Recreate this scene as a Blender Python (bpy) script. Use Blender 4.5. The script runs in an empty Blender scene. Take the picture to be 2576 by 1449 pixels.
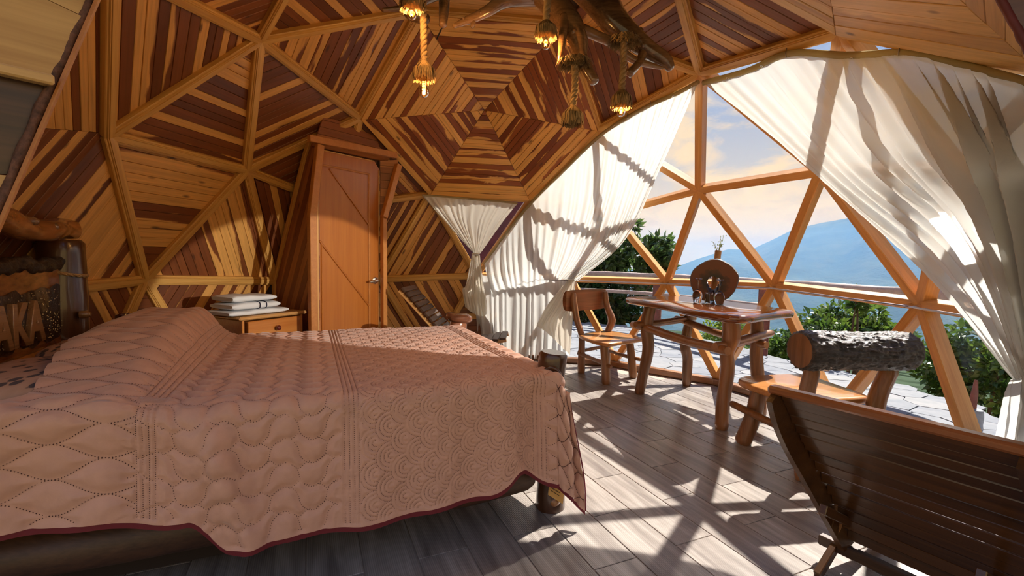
import bpy, math, random
import numpy as np
from mathutils import Vector, Matrix, kdtree
random.seed(7); rng = np.random.default_rng(7)
SC = bpy.context.scene
COL = SC.collection
V3 = Vector

# ---------------------------------------------------------------- camera
cam_d = bpy.data.cameras.new('camera'); cam = bpy.data.objects.new('camera', cam_d); COL.objects.link(cam)
cam_d.sensor_width = 36.0; cam_d.lens = 36.0 * 1166.49 / 2576.0; cam_d.clip_start = .02; cam_d.clip_end = 20000
_x = V3((0.99982439, 0.00115736, 0.01870452)); _fw = V3((0.0, 0.99808, -0.06176)).normalized()
_fw = (_fw - _x * _fw.dot(_x)).normalized(); _up = _x.cross(_fw)
cam.matrix_world = Matrix(((_x.x, _up.x, -_fw.x, 0.091), (_x.y, _up.y, -_fw.y, -2.867), (_x.z, _up.z, -_fw.z, 1.177), (0, 0, 0, 1)))
SC.camera = cam
vs = SC.view_settings; vs.view_transform = 'Standard'; vs.look = 'None'; vs.gamma = 1.0; vs.use_curve_mapping = False
vs.exposure = 0.52

cy = SC.cycles
cy.max_bounces = 4; cy.diffuse_bounces = 3; cy.glossy_bounces = 2; cy.use_light_tree = False; cy.debug_use_spatial_splits = True; cy.transmission_bounces = 6; cy.transparent_max_bounces = 8; cy.volume_bounces = 0
cy.caustics_reflective = False; cy.caustics_refractive = False; cy.sample_clamp_indirect = 6.0

# ---------------------------------------------------------------- node helpers
class NT:
    def __init__(s, nt): s.nt = nt; s.n = nt.nodes; s.l = nt.links; s.n.clear()
    def add(s, t, **kw):
        n = s.n.new(t)
        for k, v in kw.items():
            if k == 'ins':
                for a, b in v.items():
                    if hasattr(b, 'is_output'): s.l.new(b, n.inputs[a])
                    else: n.inputs[a].default_value = b
            else: setattr(n, k, v)
        return n
    def math(s, op, a, b=0.0, c=0.0):
        n = s.n.new('ShaderNodeMath'); n.operation = op
        for i, v in enumerate((a, b, c)):
            if hasattr(v, 'is_output'): s.l.new(v, n.inputs[i])
            else: n.inputs[i].default_value = v
        return n.outputs[0]
    def comb(s, x, y, z):
        n = s.n.new('ShaderNodeCombineXYZ')
        for i, v in enumerate((x, y, z)):
            if hasattr(v, 'is_output'): s.l.new(v, n.inputs[i])
            else: n.inputs[i].default_value = v
        return n.outputs[0]
    def sep(s, v):
        n = s.n.new('ShaderNodeSeparateXYZ'); s.l.new(v, n.inputs[0]); return n.outputs
    def noise(s, vec, scale=1.0, detail=3.0, rough=.55, dist=0.0):
        n = s.n.new('ShaderNodeTexNoise'); s.l.new(vec, n.inputs['Vector'])
        n.inputs['Scale'].default_value = scale; n.inputs['Detail'].default_value = detail
        n.inputs['Roughness'].default_value = rough; n.inputs['Distortion'].default_value = dist
        return n.outputs['Fac']
    def ramp(s, f, stops):
        n = s.n.new('ShaderNodeValToRGB'); s.l.new(f, n.inputs[0]); e = n.color_ramp.elements
        while len(e) > 1: e.remove(e[0])
        e[0].position = stops[0][0]; e[0].color = (*stops[0][1], 1)
        for p, c in stops[1:]:
            q = e.new(p); q.color = (*c, 1)
        return n.outputs[0]
    def mix(s, f, a, b, mode='MIX'):
        n = s.n.new('ShaderNodeMix'); n.data_type = 'RGBA'; n.blend_type = mode
        for i, v in ((0, f), (6, a), (7, b)):
            if hasattr(v, 'is_output'): s.l.new(v, n.inputs[i])
            else: n.inputs[i].default_value = v if i == 0 else (*v, 1) if len(v) == 3 else v
        return n.outputs[2]
    def bump(s, h, strength=.3, dist=.01):
        n = s.n.new('ShaderNodeBump'); n.inputs['Strength'].default_value = strength; n.inputs['Distance'].default_value = dist
        s.l.new(h, n.inputs['Height']); return n.outputs[0]

def new_mat(name):
    m = bpy.data.materials.new(name); m.use_nodes = True
    return m, NT(m.node_tree)
def finish(t, shader):
    o = t.add('ShaderNodeOutputMaterial'); t.l.new(shader, o.inputs[0])
def principled(t, color, rough=.5, normal=None, spec=.5, coat=0.0, metal=0.0, **kw):
    p = t.add('ShaderNodeBsdfPrincipled')
    for k, v in (('Base Color', color), ('Roughness', rough), ('Specular IOR Level', spec), ('Coat Weight', coat), ('Metallic', metal)):
        if hasattr(v, 'is_output'): t.l.new(v, p.inputs[k])
        else: p.inputs[k].default_value = (*v, 1) if k == 'Base Color' and len(v) == 3 else v
    if normal is not None: t.l.new(normal, p.inputs['Normal'])
    for k, v in kw.items(): p.inputs[k].default_value = v
    return p.outputs[0]

# ---------------------------------------------------------------- world, sun
W = bpy.data.worlds.new('sky'); SC.world = W; W.use_nodes = True
t = NT(W.node_tree)
tc = t.add('ShaderNodeTexCoord').outputs['Generated']
sx, sy, sz = t.sep(tc)
el = t.math('MAXIMUM', sz, 0.0)
base = t.ramp(el, [(0.0, (1.5, 1.02, .32)), (.09, (1.38, .94, .36)), (.19, (.86, .76, .64)), (.33, (.44, .58, .88)), (.55, (.26, .48, 1.0)), (1.0, (.18, .40, 1.0))])
den = t.math('ADD', el, .22)
cl = t.comb(t.math('DIVIDE', sx, den), t.math('DIVIDE', sy, den), t.math('MULTIPLY', el, 3.2))
n1 = t.noise(cl, 2.4, 6, .58, .5)
n2 = t.noise(cl, 1.1, 4, .5, .3)
cm = t.ramp(t.math('ADD', t.math('MULTIPLY', n1, .65), t.math('MULTIPLY', n2, .35)), [(.46, (0, 0, 0)), (.57, (1, 1, 1))])
ccol = t.ramp(el, [(0.0, (1.65, 1.2, .45)), (.2, (1.6, 1.08, .42)), (.45, (1.05, .92, .80)), (1.0, (.8, .85, .95))])
skyc = t.mix(t.math('MULTIPLY', t.sep(cm)[0], .85), base, ccol)
bg = t.add('ShaderNodeBackground', ins={'Color': skyc, 'Strength': 0.55})
o = t.add('ShaderNodeOutputWorld'); t.l.new(bg.outputs[0], o.inputs[0])

sun_d = bpy.data.lights.new('sun', 'SUN'); sun = bpy.data.objects.new('sun', sun_d); COL.objects.link(sun)
sun_d.energy = 9.4; sun_d.angle = math.radians(0.6); sun_d.color = (1.0, .93, .84)
SUN_DIR = V3((0.500, 0.463, 0.732)).normalized()
sun.rotation_euler = SUN_DIR.to_track_quat('Z', 'Y').to_euler(); sun.location = (8, 8, 12)

# ---------------------------------------------------------------- materials
def wood(name, dark, light, axis='X', scale=1.0, rough=.45, coat=0.0, streak=1.0, varobj=.25, bump=.15, spec=.5, knots=False):
    m, t = new_mat(name)
    co = t.add('ShaderNodeTexCoord').outputs['Object']; oi = t.add('ShaderNodeObjectInfo').outputs['Random']
    x, y, z = t.sep(co)
    r = t.math('MULTIPLY', oi, 53.0)
    a = {'X': (x, y, z), 'Y': (y, x, z), 'Z': (z, x, y)}[axis]
    vec = t.comb(t.math('ADD', t.math('MULTIPLY', a[0], 1.3 * scale), r), t.math('MULTIPLY', a[1], 22 * scale), t.math('MULTIPLY', a[2], 22 * scale))
    n1 = t.noise(vec, 1.0, 5, .6, .6)
    vec2 = t.comb(t.math('ADD', t.math('MULTIPLY', a[0], 4 * scale), r), t.math('MULTIPLY', a[1], 130 * scale), t.math('MULTIPLY', a[2], 130 * scale))
    n2 = t.noise(vec2, 1.0, 2, .5)
    f = t.math('ADD', t.math('MULTIPLY', n1, .75 * streak), t.math('MULTIPLY', n2, .35))
    f = t.math('ADD', f, t.math('MULTIPLY', t.math('SUBTRACT', oi, .5), varobj))
    c = t.ramp(f, [(.28, dark), (.50, tuple((p + q) / 2 for p, q in zip(dark, light))), (.72, light)])
    nb = t.bump(n2, bump, .004)
    finish(t, principled(t, c, rough, nb, spec, coat, **({'Coat Roughness': .12} if coat else {})))
    return m

def plank_wood(name, sap, heart, heart2, bias=.5, rough=.42, wavy=1.15, per=1.7):
    m, t = new_mat(name)
    co = t.add('ShaderNodeTexCoord').outputs['Object']; oi = t.add('ShaderNodeObjectInfo').outputs['Random']
    x, y, z = t.sep(co)
    r = t.math('MULTIPLY', oi, 91.0)
    vec = t.comb(t.math('ADD', t.math('MULTIPLY', x, 1.9), r), t.math('ADD', t.math('MULTIPLY', y, 8.0), t.math('MULTIPLY', oi, 37.0)), r)
    n1 = t.noise(vec, 1.0, 4, .5, .5)
    wn = t.add('ShaderNodeTexWhiteNoise', noise_dimensions='1D', ins={'W': t.math('MULTIPLY', oi, 777.0)}).outputs['Value']
    sgn = t.math('SUBTRACT', t.math('MULTIPLY', t.math('GREATER_THAN', wn, .5), 2.0), 1.0)
    s = t.math('ADD', t.math('MULTIPLY', t.math('SUBTRACT', n1, .5), wavy), t.math('MULTIPLY', t.math('MULTIPLY', y, 7.0), sgn))
    s = t.math('ADD', t.math('ADD', s, t.math('MULTIPLY', t.math('SUBTRACT', oi, .5), per)), bias)
    hmix = t.mix(wn, heart, heart2)
    edge = t.ramp(s, [(.44, (0, 0, 0)), (.52, (1, 1, 1))])
    c = t.mix(t.sep(edge)[0], sap, hmix)
    g1 = t.noise(t.comb(t.math('ADD', t.math('MULTIPLY', x, 3.0), r), t.math('MULTIPLY', y, 90.0), r), 1.0, 4, .6, .4)
    g2 = t.noise(t.comb(t.math('ADD', t.math('MULTIPLY', x, 1.2), r), t.math('MULTIPLY', y, 22.0), r), 1.0, 3, .6, 1.2)
    gv = t.math('ADD', t.math('ADD', t.math('MULTIPLY', g1, .55), t.math('MULTIPLY', g2, .65)), .42)
    c = t.mix(1.0, c, t.comb(gv, gv, gv), 'MULTIPLY')
    vor = t.add('ShaderNodeTexVoronoi', ins={'Vector': t.comb(t.math('ADD', t.math('MULTIPLY', x, 3.0), r), t.math('ADD', t.math('MULTIPLY', y, 9.0), r), r), 'Scale': 1.0}).outputs['Distance']
    kn = t.ramp(vor, [(.05, (1, 1, 1)), (.13, (0, 0, 0))])
    c = t.mix(t.math('MULTIPLY', t.sep(kn)[0], .8), c, (.06, .02, .008))
    finish(t, principled(t, c, rough, t.bump(g1, .12, .003), .45))
    return m

def plain(name, c, rough=.5, metal=0.0, coat=0.0, noise=0.0, nscale=8.0, spec=.5, bump=0.0):
    m, t = new_mat(name); col = c; nb = None
    if noise or bump:
        co = t.add('ShaderNodeTexCoord').outputs['Object']; n = t.noise(co, nscale, 5, .6)
        if noise: col = t.ramp(n, [(.3, tuple(v * (1 - noise) for v in c)), (.7, tuple(min(1, v * (1 + noise)) for v in c))])
        if bump: nb = t.bump(n, bump, .01)
    finish(t, principled(t, col, rough, nb, spec, coat, metal)); return m

M = {}
M['plank'] = plank_wood('two_tone_plank_wood', (.70, .36, .098), (.135, .038, .011), (.225, .068, .019), .62)
M['plank_web'] = plank_wood('varnished_plank_wood', (.80, .42, .11), (.19, .045, .010), (.31, .088, .018), .36, .33, 1.9, 1.0)
M['plank_red'] = plank_wood('reddish_plank_wood', (.40, .15, .05), (.20, .06, .02), (.28, .09, .03), .62)
M['plank_pale'] = plank_wood('pale_plank_wood', (.60, .36, .14), (.42, .22, .08), (.5, .28, .1), .22)
M['beam'] = wood('yellow_pine_beam', (.46, .21, .045), (.76, .44, .12), 'X', 1.0, .42, varobj=.15)
M['win_beam'] = wood('orange_pine_beam', (.44, .18, .04), (.70, .36, .11), 'X', 1.0, .38, varobj=.15)
M['door'] = wood('red_brown_door_wood', (.36, .10, .014), (.52, .185, .03), 'Z', .5, .30, .25, .8)
M['door_trim'] = wood('orange_door_trim_wood', (.42, .15, .035), (.56, .23, .06), 'Z', 1, .38)
M['log'] = wood('dark_varnished_log', (.020, .008, .004), (.095, .036, .014), 'Z', .55, .28, .5, 1.1, bump=.35)
M['log_mid'] = wood('brown_varnished_log', (.10, .04, .015), (.31, .135, .05), 'Z', .8, .3, .35, 1.0, bump=.3)
M['log_x'] = wood('brown_varnished_log_lengthwise', (.11, .042, .016), (.34, .15, .055), 'X', .8, .3, .35, 1.0, bump=.3)
M['head_wood'] = wood('glossy_headboard_wood', (.10, .03, .01), (.42, .16, .045), 'Y', .45, .25, .6, 1.1)
M['table'] = wood('glossy_red_brown_table_top', (.075, .018, .006), (.24, .066, .017), 'X', .45, .07, 1.0, 1.0, varobj=0, bump=.05)
M['seat'] = wood('orange_brown_seat_wood', (.30, .11, .03), (.52, .23, .07), 'X', .5, .22, .5, 1.0)
M['chair_back'] = wood('dark_red_chair_back_wood', (.10, .035, .018), (.30, .11, .05), 'X', .6, .25, .5, 1.0)
M['slat_chair'] = wood('dark_teak_slat', (.026, .010, .003), (.10, .038, .010), 'X', .9, .3, .35, 1.0)
M['slat_edge'] = wood('red_brown_chair_rail', (.16, .05, .018), (.38, .13, .04), 'X', .9, .3, .4, 1.0)
M['dark_slat'] = wood('dark_brown_slat', (.022, .010, .006), (.085, .04, .02), 'X', 1, .5)
M['night'] = wood('orange_nightstand_wood', (.46, .15, .03), (.62, .25, .06), 'X', .6, .25, .4)
M['night_edge'] = wood('pale_nightstand_top_wood', (.55, .27, .09), (.75, .45, .18), 'X', .6, .25, .4)
M['branch'] = wood('glossy_driftwood', (.10, .05, .024), (.36, .19, .09), 'X', .9, .18, .8, 1.0, bump=.3)
M['bark'] = None
m, t = new_mat('rough_dark_bark'); co = t.add('ShaderNodeTexCoord').outputs['Object']; x, y, z = t.sep(co)
v = t.comb(t.math('MULTIPLY', x, 9.0), t.math('MULTIPLY', y, 34.0), t.math('MULTIPLY', z, 34.0))
n = t.noise(v, 1.0, 6, .65, 1.0)
c = t.ramp(n, [(.34, (.008, .005, .004)), (.52, (.035, .020, .013)), (.72, (.12, .075, .05))])
finish(t, principled(t, c, .42, t.bump(n, .9, .03), .6, .25)); M['bark'] = m
M['bark_edge'] = plain('crusty_bark_edge', (.13, .055, .032), .7, noise=.6, nscale=60, bump=.6)
M['white_metal'] = plain('brushed_steel', (.75, .70, .62), .25, 1.0)
M['steel'] = plain('curtain_rod_steel', (.45, .45, .47), .3, 1.0)
M['knob'] = plain('dark_red_knob', (.12, .015, .01), .15, coat=1.0)
M['rope'] = wood('jute_rope', (.20, .11, .045), (.46, .29, .13), 'X', 2.0, .8, bump=.6)
M['fray'] = plain('frayed_jute', (.34, .21, .09), .9, noise=.5, nscale=40)
M['black'] = plain('black_cable', (.012, .010, .010), .5)
M['maroon'] = plain('maroon_paint', (.10, .014, .016), .6, noise=.3)
M['redpost'] = plain('dark_red_post_paint', (.16, .045, .035), .6, noise=.4, nscale=14)
M['rail'] = wood('weathered_rail_wood', (.16, .11, .10), (.40, .30, .26), 'X', .8, .6)
M['towel'] = plain('white_terry', (.80, .82, .86), .95, bump=.5, nscale=260)
M['towel_line'] = plain('navy_towel_stripe', (.02, .025, .06), .9)
M['lamp_red'] = plain('dark_red_lacquer', (.07, .010, .008), .2, coat=.8)
M['grey_stone'] = plain('grey_stone', (.26, .28, .31), .8, noise=.3, nscale=9, bump=.4)
M['paper'] = plain('kraft_paper_label', (.55, .33, .11), .8)
M['ink'] = plain('black_ink', (.01, .01, .01), .8)
M['shell'] = plain('dark_roof_shell', (.06, .03, .015), .9)
M['binding'] = plain('burgundy_binding', (.14, .008, .018), .7)
M['earth'] = plain('dry_garden_ground', (.13, .11, .06), .95, noise=.5, nscale=2)
M['mortar0'] = plain('dark_porch_floor', (.10, .075, .06), .7)
M['stitch'] = plain('dark_stitch_thread', (.075, .028, .022), .9)
M['underbed_shade'] = plain('underbed_shade_brown', (.02, .012, .010), .9)  # near-black colour standing in for the shade under the bed

def fabric(name, c, bumps=.2):
    m, t = new_mat(name)
    co = t.add('ShaderNodeTexCoord').outputs['Object']
    n = t.noise(co, 18, 4, .6)
    col = t.ramp(n, [(.3, tuple(v * .9 for v in c)), (.7, c)])
    n2 = t.noise(co, 55, 3, .6)
    finish(t, principled(t, col, .62, t.bump(n2, bumps, .006), .35, **{'Sheen Weight': .35, 'Sheen Roughness': .4}))
    return m
M['quilt'] = fabric('dusty_rose_quilt', (.64, .37, .275))
M['sheet'] = None
m, t = new_mat('floral_sheet'); co = t.add('ShaderNodeTexCoord').outputs['Object']
vo = t.add('ShaderNodeTexVoronoi', ins={'Vector': t.comb(t.math('MULTIPLY', t.sep(co)[0], 1.8), t.sep(co)[1], t.sep(co)[2]), 'Scale': 16.0, 'Randomness': .9}).outputs['Distance']
c = t.ramp(vo, [(.34, (.10, .075, .075)), (.40, (.50, .30, .20)), (.8, (.55, .34, .24))])
finish(t, principled(t, c, .8)); M['sheet'] = m

def curtain_mat(name, col, tcol, ttype=.55, transp=.10):
    m, t = new_mat(name)
    co = t.add('ShaderNodeTexCoord').outputs['Object']; n = t.noise(co, 120, 2, .5)
    d = t.add('ShaderNodeBsdfDiffuse', ins={'Color': (*col, 1), 'Normal': t.bump(n, .08, .002)})
    tr = t.add('ShaderNodeBsdfTranslucent', ins={'Color': (*tcol, 1)})
    mx = t.add('ShaderNodeMixShader', ins={0: ttype, 1: d.outputs[0], 2: tr.outputs[0]})
    tp = t.add('ShaderNodeBsdfTransparent', ins={'Color': (1, 1, 1, 1)})
    m2 = t.add('ShaderNodeMixShader', ins={0: transp, 1: mx.outputs[0], 2: tp.outputs[0]})
    finish(t, m2.outputs[0]); return m
M['curtain'] = curtain_mat('white_sheer_curtain', (.84, .84, .83), (.62, .62, .59), .46, .10)
M['curtain_thick'] = curtain_mat('cream_curtain_cloth', (.88, .85, .79), (.68, .62, .52), .35, .0)
M['header'] = curtain_mat('olive_cream_curtain_header', (.55, .45, .26), (.45, .36, .18), .4, 0)

def glass_mat(name, tint, refl):
    m, t = new_mat(name)
    tp = t.add('ShaderNodeBsdfTransparent', ins={'Color': (*tint, 1)})
    gl = t.add('ShaderNodeBsdfGlossy', ins={'Color': (1, 1, 1, 1), 'Roughness': .02})
    fr = t.add('ShaderNodeFresnel', ins={'IOR': 1.35})
    f = t.math('MULTIPLY', fr.outputs[0], refl)
    mx = t.add('ShaderNodeMixShader', ins={0: f, 1: tp.outputs[0], 2: gl.outputs[0]})
    finish(t, mx.outputs[0]); return m
M['pane'] = glass_mat('window_pane_glass', (.97, .98, .985), .5)
m, t = new_mat('drinking_glass'); g_ = t.add('ShaderNodeBsdfGlass', ins={'Color': (1, 1, 1, 1), 'Roughness': 0.0, 'IOR': 1.22}); finish(t, g_.outputs[0]); M['glass'] = m
M['bulb'] = glass_mat('amber_bulb_glass', (1.0, .80, .50), 1.5)
m, t = new_mat('glowing_filament'); e = t.add('ShaderNodeEmission', ins={'Color': (1, .48, .08, 1), 'Strength': 12.0}); finish(t, e.outputs[0]); M['filament'] = m

# ---------------------------------------------------------------- object helpers
def tag(o, label=None, cat=None, group=None, kind=None):
    for k, v in (('label', label), ('category', cat), ('group', group), ('kind', kind)):
        if v: o[k] = v
    return o
def empty(name, loc=(0, 0, 0)):
    o = bpy.data.objects.new(name, None); COL.objects.link(o); o.location = loc; o.empty_display_size = .1; return o
def thing(name, label, cat, loc=(0, 0, 0), group=None): return tag(empty(name, loc), label, cat, group)
def wmat(o):
    m_ = o.matrix_basis.copy()
    while o.parent is not None: o = o.parent; m_ = o.matrix_basis @ m_
    return m_
def mk(name, verts, faces, mat, parent=None, smooth=False, auto=None, local=False):
    """mesh object from world-space vertices; stored relative to its parent's (or own) base"""
    me = bpy.data.meshes.new(name)
    vs_ = np.asarray(verts, dtype=float).reshape(-1, 3)
    if parent is not None and not local:
        wi = np.array(wmat(parent).inverted()); vs_ = vs_ @ wi[:3, :3].T + wi[:3, 3]
    me.from_pydata([tuple(v) for v in vs_], [], [tuple(f) for f in faces]); me.update()
    if smooth:
        me.polygons.foreach_set('use_smooth', [True] * len(me.polygons))
        if auto: me.set_sharp_from_angle(angle=math.radians(auto))
    o = bpy.data.objects.new(name, me); COL.objects.link(o)
    if mat is not None: me.materials.append(mat if not isinstance(mat, str) else M[mat])
    if parent is not None: o.parent = parent
    return o
def mkf(name, verts, faces, frame, mat, parent=None, smooth=False, auto=None):
    """mesh in its own local frame (Matrix in world space)"""
    o = mk(name, verts, faces, mat, None, smooth, auto)
    if parent is not None:
        o.parent = parent; o.matrix_basis = wmat(parent).inverted() @ frame
    else: o.matrix_basis = frame
    return o
def frame(o, x, zhint):
    x = V3(x).normalized(); y = V3(zhint).cross(x).normalized(); z = x.cross(y)
    return Matrix(((x.x, y.x, z.x, o[0]), (x.y, y.y, z.y, o[1]), (x.z, y.z, z.z, o[2]), (0, 0, 0, 1)))
def box(sx, sy, sz, c=(0, 0, 0), bev=.0):
    x, y, z = sx / 2, sy / 2, sz / 2
    if bev <= 0:
        v = [(a * x + c[0], b * y + c[1], d * z + c[2]) for a in (-1, 1) for b in (-1, 1) for d in (-1, 1)]
        f = [(0, 1, 3, 2), (4, 6, 7, 5), (0, 4, 5, 1), (2, 3, 7, 6), (0, 2, 6, 4), (1, 5, 7, 3)]
        return v, f
    b = min(bev, x * .9, y * .9, z * .9); v = []; f = []
    # chamfered box: 24 verts
    idx = {}
    for a in (-1, 1):
        for bb in (-1, 1):
            for d in (-1, 1):
                for k in range(3):
                    p = [a * (x - b), bb * (y - b), d * (z - b)]; p[k] = (a * x, bb * y, d * z)[k]
                    idx[a, bb, d, k] = len(v); v.append((p[0] + c[0], p[1] + c[1], p[2] + c[2]))
    for k in range(3):
        o = [i for i in range(3) if i != k]
        for s in (-1, 1):
            q = []
            for u, w in ((-1, -1), (1, -1), (1, 1), (-1, 1)):
                sg = [0, 0, 0]; sg[k] = s; sg[o[0]] = u; sg[o[1]] = w; q.append(idx[sg[0], sg[1], sg[2], k])
            if (k == 1) == (s > 0): q.reverse()
            f.append(tuple(q))
    for k in range(3):
        o = [i for i in range(3) if i != k]
        for u in (-1, 1):
            for w in (-1, 1):
                q = []
                for s, kk in ((-1, o[0]), (1, o[0]), (1, o[1]), (-1, o[1])):
                    sg = [0, 0, 0]; sg[k] = s; sg[o[0]] = u; sg[o[1]] = w; q.append(idx[sg[0], sg[1], sg[2], kk])
                f.append(tuple(q))
    for a in (-1, 1):
        for bb in (-1, 1):
            for d in (-1, 1): f.append((idx[a, bb, d, 0], idx[a, bb, d, 1], idx[a, bb, d, 2]))
    return v, f
def boxpart(name, size, center, mat, parent, rz=0.0, bev=.004, axisx=None, up=(0, 0, 1)):
    v, f = box(*size, bev=bev)
    fr = frame(center, axisx if axisx is not None else (math.cos(rz), math.sin(rz), 0), up)
    return mkf(name, v, f, fr, mat, parent)
def catmull(pts, n):
    """resample a polyline of D-dim points smoothly to n points"""
    P = np.asarray(pts, float); m = len(P)
    Q = np.vstack([2 * P[0] - P[1], P, 2 * P[-1] - P[-2]])
    out = []
    for s in np.linspace(0, m - 1, n):
        i = min(int(s), m - 2); u = s - i; a, b, c, d = Q[i], Q[i + 1], Q[i + 2], Q[i + 3]
        out.append(.5 * ((2 * b) + (-a + c) * u + (2 * a - 5 * b + 4 * c - d) * u * u + (-a + 3 * b - 3 * c + d) * u ** 3))
    return np.array(out)
def tube(pts, rad, seg=10, wob=0.0, wobf=3.0, caps=True, seed=0, round_end=0.0):
    """tube along points; rad scalar or list; wob = relative radius noise"""
    P = np.asarray(pts, float); n = len(P); R = np.full(n, rad) if np.isscalar(rad) else np.asarray(rad, float)
    T = np.gradient(P, axis=0); T /= np.linalg.norm(T, axis=1)[:, None] + 1e-12
    ref = np.array([0, 0, 1.0]) if abs(T[0][2]) < .8 else np.array([1.0, 0, 0])
    v = []; f = []; g = np.random.default_rng(seed)
    ph = g.uniform(0, 6.28, 6); am = g.normal(0, 1, 6)
    u = np.cross(ref, T[0]); u /= np.linalg.norm(u)
    L = np.concatenate([[0], np.cumsum(np.linalg.norm(np.diff(P, axis=0), axis=1))])
    for i in range(n):
        u = u - T[i] * (u @ T[i]); u /= np.linalg.norm(u) + 1e-12; w = np.cross(T[i], u)
        for k in range(seg):
            a = 2 * math.pi * k / seg; r = R[i]
            if wob: r *= 1 + wob * (am[0] * math.sin(2 * a + ph[0] + wobf * L[i]) + .7 * am[1] * math.sin(3 * a + ph[1] - 1.7 * wobf * L[i]) + .8 * am[2] * math.sin(a + ph[2] + 2.3 * wobf * L[i]))
            v.append(P[i] + r * (math.cos(a) * u + math.sin(a) * w))
    for i in range(n - 1):
        for k in range(seg):
            a, b = i * seg + k, i * seg + (k + 1) % seg; f.append((a, b, b + seg, a + seg))
    if caps:
        f.append(tuple(range(seg))[::-1]); f.append(tuple((n - 1) * seg + k for k in range(seg)))
    return v, f
def log_pts(a, b, r0, r1, n=9, bend=.01, seed=0, bevel=.012):
    g = np.random.default_rng(seed); a = np.array(a, float); b = np.array(b, float)
    s = np.concatenate([[0, .015], np.linspace(.06, .94, n), [.985, 1]])
    P = a + (b - a) * s[:, None]; d = (b - a) / np.linalg.norm(b - a)
    o = np.cross(d, g.normal(0, 1, 3)); o /= np.linalg.norm(o); o2 = np.cross(d, o)
    P = P + bend * (np.sin(s * 5 + g.uniform(0, 6))[:, None] * o + .6 * np.sin(s * 9 + g.uniform(0, 6))[:, None] * o2)
    R = r0 + (r1 - r0) * s; R = R * (1 + .05 * np.sin(s * 11 + g.uniform(0, 6))); R[0] *= .82; R[-1] *= .82
    return P, R
def log(name, a, b, r0, r1, mat, parent, seg=12, n=9, bend=.01, wob=.03, seed=0):
    P, R = log_pts(a, b, r0, r1, n, bend, seed)
    v, f = tube(P, R, seg, wob, 4, True, seed)
    return mk(name, v, f, mat, parent, True, 50)
def lathe(prof, seg=24, c=(0, 0, 0), caps=True):
    v = []; f = []
    for r, z in prof:
        for k in range(seg):
            a = 2 * math.pi * k / seg; v.append((c[0] + r * math.cos(a), c[1] + r * math.sin(a), c[2] + z))
    n = len(prof)
    for i in range(n - 1):
        for k in range(seg):
            a, b = i * seg + k, i * seg + (k + 1) % seg; f.append((a, b, b + seg, a + seg))
    if caps:
        if prof[0][0] > 1e-5: f.append(tuple(range(seg))[::-1])
        if prof[-1][0] > 1e-5: f.append(tuple((n - 1) * seg + k for k in range(seg)))
    return v, f
def prism(poly, z0, z1, bev=0.0):
    """vertical prism of a polygon (list of xy, ccw), optional rounded rim"""
    P = np.asarray(poly, float); n = len(P); c = P.mean(0); v = []; f = []
    lev = [(z0, 0), (z1, 0)] if not bev else [(z0, bev), (z0 + bev * .4, bev * .25), (z0 + bev, 0), (z1 - bev, 0), (z1 - bev * .4, bev * .25), (z1, bev)]
    nx = np.roll(P, -1, 0) - np.roll(P, 1, 0); nx /= np.linalg.norm(nx, axis=1)[:, None]; nrm = np.stack([nx[:, 1], -nx[:, 0]], 1)
    for z, i in lev:
        for p, q in zip(P, nrm): v.append((p[0] - q[0] * i, p[1] - q[1] * i, z))
    for j in range(len(lev) - 1):
        for k in range(n):
            a, b = j * n + k, j * n + (k + 1) % n; f.append((a, b, b + n, a + n))
    f.append(tuple(range(n))[::-1]); f.append(tuple((len(lev) - 1) * n + k for k in range(n)))
    return v, f
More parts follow.
